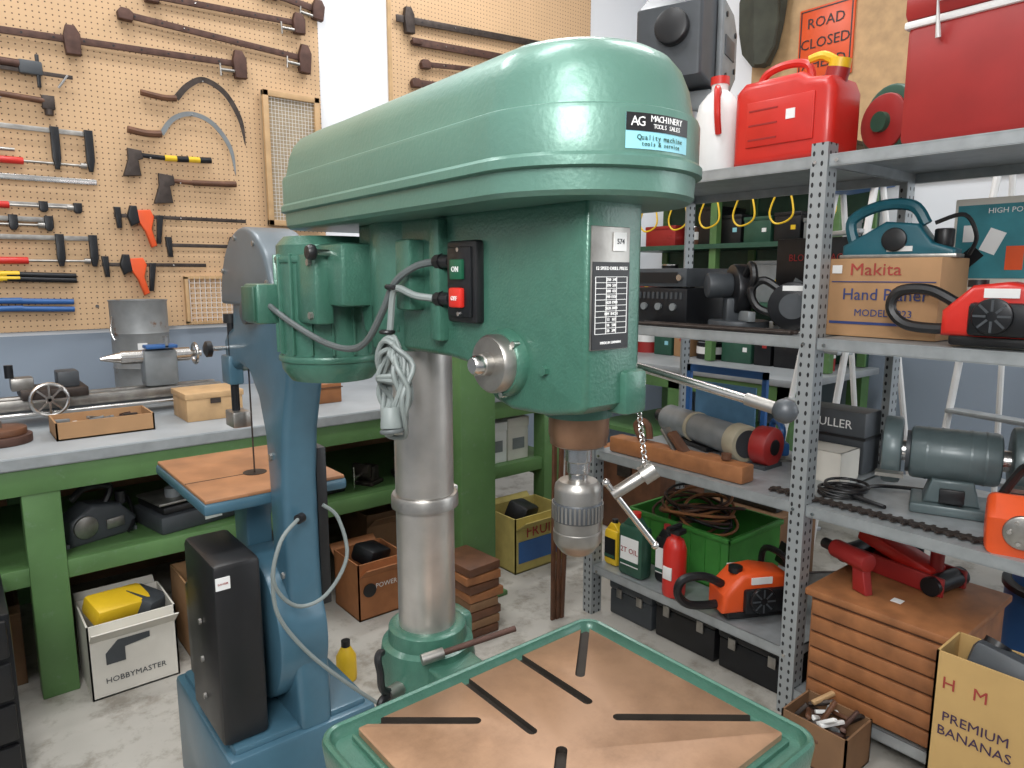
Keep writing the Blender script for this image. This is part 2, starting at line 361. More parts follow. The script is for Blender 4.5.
    b=B("table_step");b.loft([rr(.376,.826,.424,.806,.004,.829),rr(.376,.826,.424,.806,.004,.836),rr(.378,.824,.426,.804,.004,.8375)],green);b.done(e)
    p=B("table_surface")
    p.loft([rr(.383,.818,.431,.799,.004,.8376),rr(.383,.818,.431,.799,.004,.846),rr(.385,.816,.433,.797,.004,.8475)],tan);po=p.done()
    cut=bmesh.new();w=.0075
    def slot(a,c):
        a=Vector((a[0],a[1],0));c=Vector((c[0],c[1],0));d=(c-a).normalized();n=Vector((-d.y,d.x,0))
        P=[];
        for i in range(9):
            t=-math.pi/2+math.pi*i/8;P.append(c+d*w*math.cos(t)+n*w*math.sin(t))
        for i in range(9):
            t=math.pi/2+math.pi*i/8;P.append(a+d*w*math.cos(t)+n*w*math.sin(t))
        lo=[cut.verts.new(q+Vector((0,0,.8385))) for q in P];hi=[cut.verts.new(q+Vector((0,0,.87))) for q in P];k=len(P)
        cut.faces.new(lo[::-1]);cut.faces.new(hi)
        for i in range(k): cut.faces.new((lo[i],lo[(i+1)%k],hi[(i+1)%k],hi[i]))
    SL=[((.56,.84),(.56,.645)),((.665,.84),(.665,.645)),((.35,.845),(.515,.71)),((.672,.592),(.86,.435)),((.565,.592),(.37,.41)),((.705,.70),(.84,.82))]
    for a,c in SL: slot(a,c)
    bmesh.ops.recalc_face_normals(cut,faces=cut.faces[:])
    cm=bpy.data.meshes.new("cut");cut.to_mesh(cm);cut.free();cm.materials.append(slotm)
    co=bpy.data.objects.new("cut",cm);SC.collection.objects.link(co)
    md=po.modifiers.new("b",'BOOLEAN');md.operation='DIFFERENCE';md.object=co;md.solver='EXACT'
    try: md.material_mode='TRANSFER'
    except: pass
    bpy.context.view_layer.update()
    nm=bpy.data.meshes.new_from_object(po.evaluated_get(bpy.context.evaluated_depsgraph_get()));po.modifiers.clear();po.data=nm
    bpy.data.objects.remove(co);po.parent=e
drill()
# ---------------- bandsaw ----------------
def bandsaw():
    b=B("bandsaw")
    b.bx(.43,.82,1.59,2.08,0,.30,bluep,.012)
    b.bx(.45,.80,1.61,2.06,.29,.315,bluep,.01)
    pr=[(1.60,.30),(1.60,.42),(1.622,.55),(1.63,.75),(1.63,.95),(1.61,1.08),(1.575,1.18),(1.555,1.28),(1.55,1.37)]
    for i in range(9): a=math.radians(175-i*21.5);pr.append((1.745+.195*math.cos(a),1.375+.185*math.sin(a)))
    pr+=[(1.95,1.31),(2.00,1.30),(2.03,1.27),(2.03,1.21),(1.98,1.185),(1.91,1.21),(1.84,1.20),(1.78,1.14),(1.745,1.05),(1.735,.93),(1.735,.70),(1.76,.55),(1.82,.42),(1.92,.35),(2.0,.30)]
    b.prism([p for p in pr],'x',.610,.70,bluep,.018)
    hd=[(1.745+.185*math.cos(math.radians(a)),1.375+.19*math.sin(math.radians(a))) for a in range(0,181,10)]
    b.prism(hd,'x',.580,.70,wguard,.012)
    b.cyl((.60,1.745,1.36),(.575,1.745,1.36),.03,dgrey,bev=.004)
    for a in (30,75,120,160): b.cyl((.583,1.745+.17*math.cos(a/57.3),1.375+.17*math.sin(a/57.3)),(.576,1.745+.17*math.cos(a/57.3),1.375+.17*math.sin(a/57.3)),.006,steelw,seg=8)
    b.cyl((.57,1.80,.53),(.70,1.80,.53),.20,bluep,bev=.012,seg=40)
    b.bx(.70,.728,1.64,1.73,.60,1.02,black,.004)
    b.bx(.60,.64,1.96,2.03,1.15,1.23,bluep,.006);b.cyl((.62,1.985,1.32),(.62,1.985,1.04),.011,blackm)
    b.bx(.60,.65,1.95,2.02,1.03,1.075,steelw,.004);b.bx(.642,.6435,1.926,1.936,.60,1.30,iron)
    b.cyl((.61,2.0,1.25),(.56,2.0,1.25),.006,steel);b.lathe([(.01,0),(.022,.005),(.022,.018),(.01,.024)],(.572,2.0,1.25),black,(-1,0,0),12)
    b.cyl((.62,1.985,1.32),(.62,1.985,1.345),.02,black,seg=12)
    b.bx(.455,.835,1.75,2.24,.862,.893,bluep,.008);b.bx(.46,.83,1.755,2.235,.892,.902,sboard,.003)
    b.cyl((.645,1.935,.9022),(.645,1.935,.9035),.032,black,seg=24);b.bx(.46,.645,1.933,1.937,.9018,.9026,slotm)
    b.prism([(1.86,.86),(2.06,.86),(2.0,.78),(1.98,.32),(1.88,.32),(1.89,.78)],'x',.60,.67,bluep,.008)
    b.bx(.432,.545,1.63,1.88,.315,.78,black,.014);b.bx(.45,.53,1.88,1.98,.35,.62,blackm,.01)
    b.bx(.437,.470,1.627,1.6305,.72,.75,paper);b.text("DANGER",(.4535,1.626,.735),.006,'-Y',redd)
    for z in (.40,.50,.60): b.cyl((.43,1.75,z),(.424,1.75,z),.008,steelw,seg=8)
    b.tube([(.63,1.60,.86),(.57,1.56,.83),(.545,1.55,.74),(.60,1.56,.66),(.68,1.57,.66),(.745,1.58,.74),(.735,1.60,.84),(.70,1.61,.88)],.005,cable)
    b.tube([(.545,1.555,.76),(.55,1.55,.66),(.61,1.54,.55),(.70,1.53,.44),(.80,1.54,.33)],.005,cable)
    b.cyl((.645,1.61,.86),(.63,1.60,.86),.012,black)
    for y,z in ((1.66,.5),(1.66,.7),(1.7,1.0)): b.cyl((.612,y,z),(.604,y,z),.009,steelw,seg=6)
    b.done()
bandsaw()
# ---------------- benches ----------------
def bench():
    b=B("workbench")
    b.bx(-1.7,2.62,2.72,3.82,.82,.865,btop,.004);b.bx(-1.7,2.62,2.715,2.722,.826,.860,galv)
    b.bx(-1.7,2.60,2.735,2.765,.73,.82,bgreen,.003);b.bx(-1.7,2.60,3.7,3.73,.72,.82,bgreen)
    for x in (-1.6,-.75,.15,1.05,2.46):
        b.bx(x,x+.11,2.74,2.83,0,.82,bgreen,.004);b.bx(x,x+.11,3.64,3.73,0,.82,bgreen,.004)
        b.bx(x+.02,x+.09,2.83,3.64,.36,.43,bgreen)
    b.bx(-1.7,2.60,2.80,3.64,.43,.46,bgreen);b.bx(-1.7,2.60,2.755,2.80,.41,.475,bgreen,.003)
    b.bx(-1.7,2.60,2.80,3.64,.46,.463,bgreen)
    b.bx(-1.7,2.60,3.735,3.745,.0,.80,cardd)
    b.done()
    b=B("green_timber_post");b.bx(1.655,1.84,2.37,2.45,0,1.17,bgreen,.006);b.bx(1.60,1.90,2.36,2.46,0,.02,bgreen,.003);b.done()
    b=B("workbench");b.bx(3.55,4.5,1.9,3.5,.84,.88,btop,.004);b.bx(3.56,3.6,1.92,3.48,.74,.84,bgreen)
    for y in (1.95,2.7,3.4): b.bx(3.56,3.66,y,y+.09,0,.84,bgreen).bx(4.38,4.48,y,y+.09,0,.84,bgreen)
    b.bx(3.58,4.48,1.95,3.48,.38,.41,bgreen);b.done()
bench()
# ---------------- shelving ----------------
def shelving():
    b=B("metal_shelving_unit");X0,X1=2.06,2.68
    for y in (.15,1.065,1.985):
        for x,sg in ((X0,1),(X1,-1)):
            b.bx(x,x+sg*.058,y-.002,y+.002,0,1.835,postm)
            b.bx(x-.002,x+.001,y-.002,y+.049,0,1.835,postm2)
    for a,c,lv in ((.15,1.065,(.10,.73,1.26,1.80)),(1.07,1.985,(.226,.73,1.26,1.80))):
        for z in lv:
            b.bx(X0+.004,X1-.004,a+.004,c-.004,z-.004,z,galv)
            for x in (X0+.005,X1-.008): b.bx(x,x+.003,a+.004,c-.004,z-.034,z,galv).bx(x,x+.012,a+.004,c-.004,z-.036,z-.033,galv)
            for y in (a+.004,c-.006): b.bx(X0+.01,X1-.01,y,y+.003,z-.034,z,galv)
            for y in (a+.03,c-.03):
                b.cyl((X0-.001,y,z-.02),(X0-.006,y,z-.02),.006,steel,seg=6)
    b.done()
shelving()
S1,S2,S3,S4=1.80,1.26,.73,.226
def carton(name,x0,x1,y0,y1,z0,h,mat,open_=True,flaps=True):
    b=B(name);t=.006
    b.bx(x0,x1,y0,y1,z0,z0+t,mat);b.bx(x0,x0+t,y0,y1,z0,z0+h,mat).bx(x1-t,x1,y0,y1,z0,z0+h,mat).bx(x0,x1,y0,y0+t,z0,z0+h,mat).bx(x0,x1,y1-t,y1,z0,z0+h,mat)
    if not open_: b.bx(x0,x1,y0,y1,z0+h-t,z0+h,mat)
    elif flaps:
        b.box(((x0+x1)/2,y0-.035,z0+h-.03),(x1-x0-.01,.004,.09),mat,0,(.9,0,0));b.box(((x0+x1)/2,y1+.03,z0+h-.02),(x1-x0-.01,.004,.08),mat,0,(-.9,0,0))
    return b
def fuelcan():
    b=B("fuel_can").at(0,0,0)
    pr=[(1.425,1.802),(1.10,1.802),(1.085,1.83),(1.085,2.005),(1.10,2.04),(1.17,2.05),(1.20,2.07),(1.39,2.07),(1.425,2.04)]
    b.prism(pr,'x',2.11,2.30,red,.028)
    b.tube([(2.2,1.20,2.05),(2.2,1.22,2.105),(2.2,1.29,2.12),(2.2,1.36,2.105),(2.2,1.39,2.06)],.013,red)
    b.cyl((2.2,1.13,2.03),(2.2,1.12,2.075),.034,redd,seg=16);b.cyl((2.2,1.12,2.07),(2.2,1.115,2.10),.032,yellow,seg=14)
    b.tube([(2.2,1.125,2.09),(2.18,1.16,2.115),(2.17,1.20,2.11)],.016,yellow,r2=.012)
    b.bx(2.104,2.111,1.14,1.37,1.86,2.0,red,.003);b.bx(2.102,2.105,1.20,1.23,1.93,1.96,paper)
    for k in range(3): b.bx(2.1025,2.107,1.26,1.36,1.88+k*.045,1.885+k*.045,redd)
    b.done()
    b=B("hose_reel");b.cyl((2.32,1.02,1.915),(2.40,.98,1.915),.112,greenD,bev=.008);b.cyl((2.305,1.025,1.915),(2.32,1.02,1.915),.085,redd,bev=.006);b.cyl((2.29,1.032,1.915),(2.32,1.02,1.915),.03,greenD)
    b.bx(2.30,2.44,.92,1.08,1.80,1.815,greenD);b.box((2.41,.99,1.90),(.015,.04,.18),greenD,0,(0,0,-.4));b.done()
    b=B("red_cooler_box");b.bx(2.09,2.46,.28,.885,1.80,2.11,redd,.02);b.bx(2.08,2.47,.27,.895,2.115,2.20,redd,.025);b.bx(2.085,2.465,.275,.89,2.10,2.12,white,.006)
    b.tube([(2.08,.36,2.06),(2.06,.36,2.15),(2.06,.80,2.15),(2.08,.80,2.06)],.007,white,sm=False);b.done()
    b=B("plastic_jug");b.lathe([(.02,0),(.068,.002),(.076,.02),(.076,.19),(.068,.23),(.04,.265),(.028,.275),(.028,.295)],(2.16,1.515,1.80),white,seg=24)
    b.cyl((2.16,1.515,2.095),(2.16,1.515,2.12),.032,red,seg=16);b.tube([(2.12,1.49,2.06),(2.075,1.465,2.06),(2.065,1.455,1.98),(2.09,1.465,1.92)],.011,red);b.done()
    b=B("grinding_machine_head");b.at(2.27,1.73,0,.35)
    b.cyl((0,0,1.80),(0,0,1.81),.085,greenD);b.lathe([(.07,0),(.05,.03),(.045,.20),(.06,.26)],(0,0,1.81),galv);b.bx(-.06,.08,-.10,.06,2.05,2.12,grey,.01)
    b.prism([(-.20,2.14),(.13,2.12),(.19,2.20),(.19,2.38),(.12,2.45),(-.10,2.45),(-.20,2.38)],'y',-.10,.14,dgrey,.015)
    b.prism([(.12,2.14),(.19,2.2),(.19,2.36),(.13,2.42),(-.02,2.44),(-.02,2.14)],'y',-.125,-.10,grey,.008)
    for x,z in ((.03,2.18),(.15,2.22),(.02,2.39),(.15,2.35)): b.cyl((x,-.125,z),(x,-.13,z),.010,black,seg=8)
    b.bx(.01,.14,-.129,-.124,2.25,2.32,dgrey,.002);b.cyl((-.20,0,2.3),(-.24,0,2.3),.06,black,bev=.01)
    b.done()
fuelcan()
def chainsaw(name,x,y,z,rz,body,sc=1,bar=.38):
    b=B(name).at(x,y,z,rz,sc=sc)
    b.prism([(-.17,.03),(.09,.03),(.11,.09),(.08,.16),(-.02,.18),(-.10,.17),(-.17,.10)],'y',-.06,.07,body,.018)
    b.bx(-.10,.08,-.085,-.055,.035,.125,blackm,.012);b.cyl((-.04,-.085,.09),(-.04,-.10,.09),.048,blackm,bev=.006)
    b.bx(-.10,.08,.065,.09,.035,.125,blackm,.012);b.box((-.05,.072,.15),(.09,.01,.03),white,.002)
    for k in range(8): a=k*.785;b.box((-.04+.028*math.cos(a),-.1005,.09+.028*math.sin(a)),(.03,.002,.006),dgrey,0,(0,-a,0))
    b.tube([(-.15,0,.12),(-.22,0,.155),(-.30,0,.15),(-.32,0,.10),(-.28,0,.055),(-.20,0,.045),(-.14,0,.05)],.016,black)
    b.tube([(.07,-.09,.05),(.075,-.10,.14),(.06,-.07,.22),(.05,0,.235),(.05,.07,.21),(.05,.085,.13),(.05,.08,.06)],.012,black)
    b.box((.11,0,.20),(.008,.14,.08),black,.003,(0,.3,0))
    b.prism([(.09,.05),(.09+bar,.065),(.10+bar,.085),(.09+bar,.105),(.09,.12)],'y',.035,.040,steelw)
    b.tube([(.09,.0375,.047),(.09+bar,.0375,.062),(.105+bar,.0375,.085),(.09+bar,.0375,.108),(.09,.0375,.123)],.0045,iron,seg=6)
    b.cyl((-.1,.0,.165),(-.1,.0,.185),.025,black)
    b.box((-.03,-.062,.150),(.08,.004,.025),white)
    b.bx(-.15,.10,-.05,.06,.005,.035,black,.008)
    return b.done()
def shelf2():
    b=B("audio_amplifier");b.bx(2.16,2.48,1.62,1.96,1.265,1.40,blackm,.004)
    for k in range(4): b.cyl((2.16,1.68+k*.07,1.33),(2.15,1.68+k*.07,1.33),.014,grey,seg=14)
    for k in range(14): b.bx(2.155,2.16,1.64+k*.022,1.65+k*.022,1.36,1.385,dgrey)
    for y in (1.66,1.92): b.cyl((2.2,y,1.26),(2.2,y,1.266),.012,black).cyl((2.44,y,1.26),(2.44,y,1.266),.012,black)
    b.done()
    b=B("radio_receiver");b.bx(2.18,2.46,1.64,1.93,1.405,1.475,dgrey,.004);b.bx(2.176,2.181,1.68,1.90,1.42,1.46,black);b.cyl((2.18,1.665,1.44),(2.165,1.665,1.44),.012,steel,seg=12);b.cyl((2.3,1.7,1.40),(2.3,1.7,1.406),.01,black);b.done()
    b=B("mitre_saw").at(2.27,1.47,1.26,.9,sc=.9)
    b.cyl((0,0,0),(0,0,.03),.12,dgrey,bev=.005);b.bx(-.14,.14,-.02,.01,.03,.07,grey,.004);b.cyl((.02,-.03,.15),(.02,.03,.15),.105,blackm,bev=.01);b.cyl((.02,-.04,.15),(.02,-.042,.15),.09,steelw)
    b.tube([(-.05,0,.2),(-.12,0,.25),(-.16,0,.2),(-.10,0,.14)],.015,black);b.cyl((.02,.03,.17),(.02,.13,.17),.05,dgrey,bev=.008);b.bx(-.03,.03,.0,.06,.02,.12,dgrey,.01);b.done()
    b=B("blower_vac_box");b.bx(2.42,2.66,1.12,1.42,1.262,1.58,black,.004);b.text("BLOWER VAC",(2.416,1.27,1.51),.035,'-X',redd,sx=.9);b.box((2.417,1.28,1.38),(.002,.16,.05),grey,0,(.5,0,0));b.bx(2.417,2.42,1.15,1.22,1.28,1.31,paper);b.done()
    b=B("circular_saw").at(2.22,1.23,1.262,-1.2,sc=.85)
    b.bx(-.15,.15,-.07,.07,0,.006,steelw,.002);b.cyl((0,-.03,.10),(0,0,.10),.095,blackm,bev=.006);b.cyl((0,-.035,.10),(0,-.03,.10),.05,dgrey);b.cyl((.0,0,.10),(.0,.12,.10),.045,dgrey,bev=.01)
    b.tube([(-.03,.03,.14),(-.12,.03,.20),(-.17,.03,.16),(-.14,.03,.09),(-.05,.03,.06)],.016,black);b.tube([(.08,.0,.13),(.12,.02,.19),(.08,.04,.2)],.013,black);b.bx(-.04,.05,-.033,-.031,.16,.18,paper);b.done()
    b=B("hand_planer_box");b.bx(2.19,2.40,.78,1.10,1.262,1.50,card,.003);
    pr_=MT("print_red",(160,60,54),.7);pb=MT("print_blue",(44,60,110),.7)
    b.text("Makita",(2.188,.96,1.465),.052,'-X',pr_,sx=1.1);b.text("Hand Planer",(2.188,.93,1.39),.050,'-X',pb);b.text("MODEL 1923",(2.188,.93,1.335),.03,'-X',pb)
    b.bx(2.188,2.1905,.79,1.09,1.30,1.308,pb);b.bx(2.188,2.1905,.79,1.09,1.428,1.431,pb);b.bx(2.1875,2.19,1.06,1.09,1.455,1.48,paper);b.done()
    b=B("electric_hand_planer").at(2.29,.94,1.50,-1.45)
    b.prism([(-.15,0),(.16,0),(.16,.025),(.10,.045),(.06,.10),(-.03,.11),(-.08,.08),(-.15,.04)],'y',-.045,.045,teal,.01)
    b.bx(-.155,.165,-.05,.05,0,.012,steelw,.002);b.tube([(-.13,0,.05),(-.14,0,.12),(-.06,0,.16),(.03,0,.155),(.07,0,.10)],.017,teal);b.cyl((.12,0,.03),(.12,0,.085),.026,black,bev=.006)
    b.cyl((0,-.045,.055),(0,-.06,.055),.035,black,bev=.005);b.bx(-.02,.05,-.048,-.044,.02,.035,white);b.tube([(.10,-.03,.10),(.17,-.02,.12),(.20,.0,.06),(.18,.03,.01)],.006,black);b.done()
    b=B("picture_carton");b.bx(2.48,2.66,.50,.86,1.262,1.68,cardw,.003);b.bx(2.477,2.481,.52,.85,1.44,1.66,MT("teal_print",(50,125,135),.6))
    for k in range(5): b.box((2.476,.57+k*.06,1.50+.05*(k%2)),(.002,.045,.07),(paper,dgrey,orange,paper,blackm)[k],.0,(.4*(k-2),0,0))
    b.text("HIGH POWER",(2.474,.70,1.64),.022,'-X',white);b.bx(2.475,2.478,.80,.83,1.55,1.60,paper);b.done()
    chainsaw("chainsaw",2.13,.57,1.262,-1.5,red,.95,.36)
    b=B("chain_saw_bar");b.prism([(2.085,1.80),(2.085,1.22),(2.105,1.18),(2.12,1.18),(2.14,1.22),(2.14,1.80)],'z',1.262,1.267,iron)
    b.tube([(2.085,1.80,1.268),(2.085,1.22,1.268),(2.112,1.18,1.268),(2.14,1.22,1.268),(2.14,1.80,1.268)],.006,iron,seg=6);b.done()
shelf2()
def shelf3():
    b=B("wooden_jointer_plane").at(2.13,1.62,S3,math.pi/2)
    b.box((0,0,.033),(.62,.075,.062),wood,.006);b.tube([(.16,0,.06),(.20,0,.12),(.17,0,.145),(.14,0,.13),(.13,0,.08)],.014,woodd);b.box((.02,0,.09),(.012,.05,.12),steelw,.002,(0,.7,0));b.box((-.01,0,.09),(.02,.045,.10),woodd,.004,(0,.8,0));b.cyl((-.22,0,.07),(-.22,0,.09),.018,woodd);b.done()
    b=B("hand_saw").at(2.25,1.62,S3+.005,1.35);b.prism([(0,-.05),(.42,-.02),(.42,.02),(0,.06)],'z',0,.002,steelw);b.prism([(0,-.07),(-.05,-.08),(-.11,-.04),(-.12,.04),(-.06,.08),(0,.06),(-.03,.03),(-.07,.02),(-.07,-.02),(-.03,-.03)],'z',-.004,.02,wood,.004);b.done()
    b=B("telescope_tube").at(2.46,1.74,S3+.075,-1.9)
    bc=MT("beige_cap",(170,162,140),.5)
    b.cyl((-.25,0,0),(.22,0,0),.062,grey,bev=.004);b.cyl((.22,0,0),(.29,0,0),.072,bc,bev=.006);b.cyl((.29,0,0),(.292,0,0),.055,dgrey);b.cyl((-.33,0,0),(-.25,0,0),.03,black);b.cyl((-.05,0,.0),(-.03,0,0),.066,bc);b.bx(-.1,.1,-.05,.05,-.074,-.055,black);b.done()
    b=B("blue_steel_frame");
    for z in (.74,1.02): b.bx(2.62,2.64,1.55,1.95,z,z+.03,bluet)
    for y in (1.55,1.93): b.bx(2.62,2.64,y,y+.02,.731,1.05,bluet)
    b.bx(2.625,2.635,1.60,1.90,.80,.98,MT("faded_blue_panel",(80,120,150),.5));b.done()
    gp=MT("grinder_grey_green",(92,106,108),.42,.15,.1,12,0,.2)
    b=B("bench_grinder").at(2.37,.76,S3,-1.57+.35,sc=1.08)
    b.bx(-.10,.10,-.08,.08,0,.03,gp,.008);b.prism([(-.07,.03),(.07,.03),(.05,.10),(-.05,.10)],'y',-.06,.06,gp,.008)
    b.cyl((-.11,0,.16),(.11,0,.16),.075,gp,bev=.012);b.cyl((-.12,0,.16),(-.105,0,.16),.06,dgrey)
    for k in range(5): b.cyl((-.07+k*.035,0,.16),(-.065+k*.035,0,.16),.0765,gp)
    for sg in (-1,1):
        b.cyl((sg*.13,0,.16),(sg*.18,0,.16),.098,gp,bev=.01);b.cyl((sg*.18,0,.16),(sg*.186,0,.16),.05,dgrey,bev=.003);b.cyl((sg*.11,0,.16),(sg*.14,0,.16),.03,steel)
        b.bx(sg*.12,sg*.19,-.14,-.10,.11,.12,steelw)
    b.bx(-.03,.03,-.085,-.07,.04,.08,black,.003);b.tube([(0,.08,.02),(-.08,.14,.01),(-.2,.1,.012),(-.25,-.02,.01),(-.16,-.1,.01),(-.24,-.06,.018),(-.3,.03,.012)],.006,black);b.done()
    b=B("hedge_trimmer_blade").at(2.13,.86,S3+.008,1.57)
    b.box((0,0,.0),(.72,.022,.008),iron)
    for k in range(24): b.prism([(-.35+k*.03,-.028),(-.342+k*.03,-.028),(-.335+k*.03,0),(-.335+k*.03,.028),(-.343+k*.03,.028),(-.357+k*.03,0)],'z',-.003,.003,iron)
    b.done()
    b=B("orange_saw_motor").at(2.16,.52,S3,.3)
    b.prism([(-.07,0),(.08,0),(.10,.06),(.07,.13),(-.02,.15),(-.08,.10)],'y',-.08,.08,orange,.02);b.cyl((-.07,0,.07),(-.085,0,.07),.045,steelw,bev=.005);b.tube([(-.06,-.05,.10),(-.06,-.05,.2),(.03,0,.22),(.06,.05,.12)],.012,black)
    for k in range(6): b.cyl((-.086,.03*math.cos(k),.07+.03*math.sin(k)),(-.09,.03*math.cos(k),.07+.03*math.sin(k)),.006,steel,seg=8)
    b.done()
    carton("small_white_carton",2.36,2.50,1.10,1.26,S3,.11,cardw,False).done()
    b=B("jigsaw").at(2.56,1.46,S3,.8,sc=.9);b.bx(-.1,.08,-.035,.035,.02,.08,bluet,.012);b.bx(-.11,.06,-.045,.045,.0,.008,steelw);b.tube([(-.08,0,.07),(-.09,0,.14),(.0,0,.16),(.06,0,.13),(.07,0,.07)],.015,bluet);b.bx(-.09,-.05,-.02,.02,.0,.03,steelw);b.done()
    b=B("cable_coil")
    for k in range(5): b.tor((2.25+.006*k,1.05-.004*k,S3+.007+k*.007),.06+.006*(k%3),.005,black,(random.uniform(-.1,.1),random.uniform(-.1,.1),1))
    b.done()
    b=B("gear_puller_case");b.bx(2.53,2.66,1.10,1.34,.732,.96,dgrey,.008);b.bx(2.525,2.665,1.095,1.345,.86,.87,black);b.text("PULLER",(2.526,1.22,.91),.045,'-X',paper);b.done()
    b=B("drain_cleaner_drum").at(2.38,1.36,S3,0);b.cyl((0,-.0,.08),(0,.07,.08),.075,redd,bev=.01);b.cyl((0,-.004,.08),(0,.0,.08),.03,black);b.bx(-.06,.06,.0,.07,0,.015,dgrey);b.done()
shelf3()
def bottle(name,x,y,z,w,d,h,mat,cap,lab=None,labc=paper):
    b=B(name).at(x,y,z);b.box((0,0,h*.40),(d,w,h*.8),mat,.018);b.prism([(-w*.42,h*.78),(w*.42,h*.78),(w*.15,h*.93),(-w*.15,h*.93)],'x',-d*.3,d*.3,mat,.006)
    b.cyl((0,0,h*.9),(0,0,h),w*.17,cap,seg=14)
    b.bx(-d/2-.002,-d/2+.001,-w*.36,w*.36,h*.18,h*.62,labc)
    if lab: b.text(lab,(-d/2-.003,0,h*.42),w*.24,'-X',redd)
    b.bx(-d/2-.003,-d/2,-w*.36,w*.36,h*.2,h*.26,greenD);return b.done()
def shelf4():
    b=B("green_plastic_crate");G=MT("lime_green_plastic",(62,134,56),.5)
    x0,x1,y0,y1,z0,z1=2.26,2.62,1.45,1.95,.228,.45
    b.bx(x0,x1,y0,y1,z0,z0+.006,G);b.bx(x0,x0+.006,y0,y1,z0,z1,G,.002).bx(x1-.006,x1,y0,y1,z0,z1,G).bx(x0,x1,y0,y0+.006,z0,z1,G).bx(x0,x1,y1-.006,y1,z0,z1,G)
    for a in (x0-.01,x1-.005): b.bx(a,a+.015,y0-.01,y1+.01,z1-.02,z1,G,.003)
    for a in (y0-.01,y1-.005): b.bx(x0-.01,x1+.01,a,a+.015,z1-.02,z1,G,.003)
    for k in range(7): b.bx(x0-.004,x0,y0+.04+k*.07,y0+.05+k*.07,z0+.01,z1-.02,G)
    for k in range(16): b.tor((2.44+random.uniform(-.04,.04),1.70+random.uniform(-.09,.09),.425+k*.005),.10+.05*random.random(),.006,(woodd,black,rust,wood)[k%4],(random.uniform(-.3,.3),random.uniform(-.3,.3),1))
    b.done()
    bottle("oil_bottle",2.12,1.80,S4,.13,.07,.27,greenD,red,"2T OIL");bottle("oil_bottle",2.14,1.93,S4,.08,.06,.20,yellow,black,None,blackm)
    b=B("fire_extinguisher");b.lathe([(.02,0),(.042,.003),(.045,.02),(.045,.19),(.033,.225),(.018,.235),(.018,.25)],(2.10,1.585,S4),red,seg=22);b.bx(2.08,2.13,1.555,1.615,.474,.494,black,.004);b.bx(2.05,2.13,1.575,1.595,.494,.509,black,.004);b.bx(2.054,2.06,1.565,1.605,.30,.35,paper,.001);b.done()
    bottle("oil_bottle",2.17,1.68,S4,.08,.06,.24,blackm,redd)
    chainsaw("chainsaw",2.23,1.30,S4,-.5,orange,1.0,.28)
    b=B("wooden_drawer_cabinet");x0,x1,y0,y1=2.07,2.50,.62,1.03
    b.bx(x0+.01,x1,y0,y1,.102,.445,wood,.004);b.bx(x0-.01,x1+.01,y0-.015,y1+.015,.44,.465,wood,.006)
    for k in range(6): b.bx(x0-.008,x0+.012,y0+.012,y1-.012,.115+k*.054,.161+k*.054,wood,.004);b.bx(x0+.002,x0+.0115,y0+.01,y1-.01,.161+k*.054,.169+k*.054,woodd)
    b.bx(x0+.10,x0+.13,.80,.83,.465,.4665,paper);b.done()
    b=carton("banana_carton",1.90,2.05,.28,.605,.0,.50,MT("banana_box_card",(190,156,100),.75,0,.06,8),True,False);PB=_m["print_red"];bk=MT("print_dark",(60,40,70),.7)
    b.text("PREMIUM",(1.898,.505,.33),.036,'-X',bk);b.text("BANANAS",(1.898,.505,.29),.036,'-X',bk);b.text("H",(1.898,.57,.42),.045,'-X',PB);b.text("M",(1.898,.50,.42),.045,'-X',PB)
    b.tube([(1.896,.44,.22),(1.896,.41,.17),(1.896,.36,.16),(1.896,.32,.21),(1.896,.30,.28)],.02,yellow,r2=.012);b.tube([(1.895,.42,.24),(1.895,.39,.21),(1.895,.35,.22),(1.895,.33,.27)],.016,yellow,r2=.01)
    b.bx(1.91,2.04,.30,.59,.35,.40,black,.01);b.box((1.97,.45,.47),(.10,.2,.10),dgrey,.02,(.2,.3,.1));b.cyl((1.93,.53,.42),(2.0,.50,.53),.03,black);b.box((1.99,.36,.5),(.08,.12,.1),bluet,.02,(.3,.2,0));b.done()
    b=B("red_trolley_jack").at(2.40,.90,.467,1.4);b.bx(-.18,.18,-.07,-.055,.0,.06,redd,.004).bx(-.18,.18,.055,.07,.0,.06,redd,.004);b.box((0,0,.075),(.26,.09,.045),red,.01,(0,-.25,0));b.cyl((.14,0,.11),(.14,0,.13),.04,blackm)
    for x in (-.15,.15):b.cyl((x,-.085,.03),(x,.085,.03),.03,blackm)
    b.cyl((-.12,0,.05),(-.12,0,.14),.02,redd);b.done()
    b=B("red_power_drill").at(2.18,.96,.467,1.2,sc=.9);b.cyl((-.08,0,.11),(.08,0,.11),.033,redd,bev=.006);b.cyl((.08,0,.11),(.13,0,.11),.02,black);b.prism([(-.07,.10),(-.02,.10),(-.03,.0),(-.09,.0)],'y',-.018,.018,redd,.006);b.done()
    for i,(y0,y1,h,m) in enumerate([(1.12,1.40,.17,blackm),(1.42,1.70,.185,black),(1.72,1.95,.16,dgrey)]):
        b=B("black_toolbox");b.bx(2.14,2.5,y0,y1,0,h*.7,m,.008);b.bx(2.135,2.505,y0-.004,y1+.004,h*.7,h,m,.012);b.bx(2.30,2.32,y0+.06,y1-.06,h-.01,h+.004,grey,.003)
        for y in (y0+.06,y1-.06): b.bx(2.128,2.137,y-.015,y+.015,h*.55,h*.8,steelw,.002)
        b.done()
    b=carton("scrap_carton",1.88,2.04,.80,1.0,0,.14,cardd,True,False)
    for k in range(22): b.box((random.uniform(1.90,2.02),random.uniform(.83,.97),.09+random.random()*.06),(.08,.016,.012),random.choice([woodl,rust,grey,iron,white,woodd]),.003,(random.random(),random.random(),random.random()*3))
    b.done()
    b=B("wooden_batten")
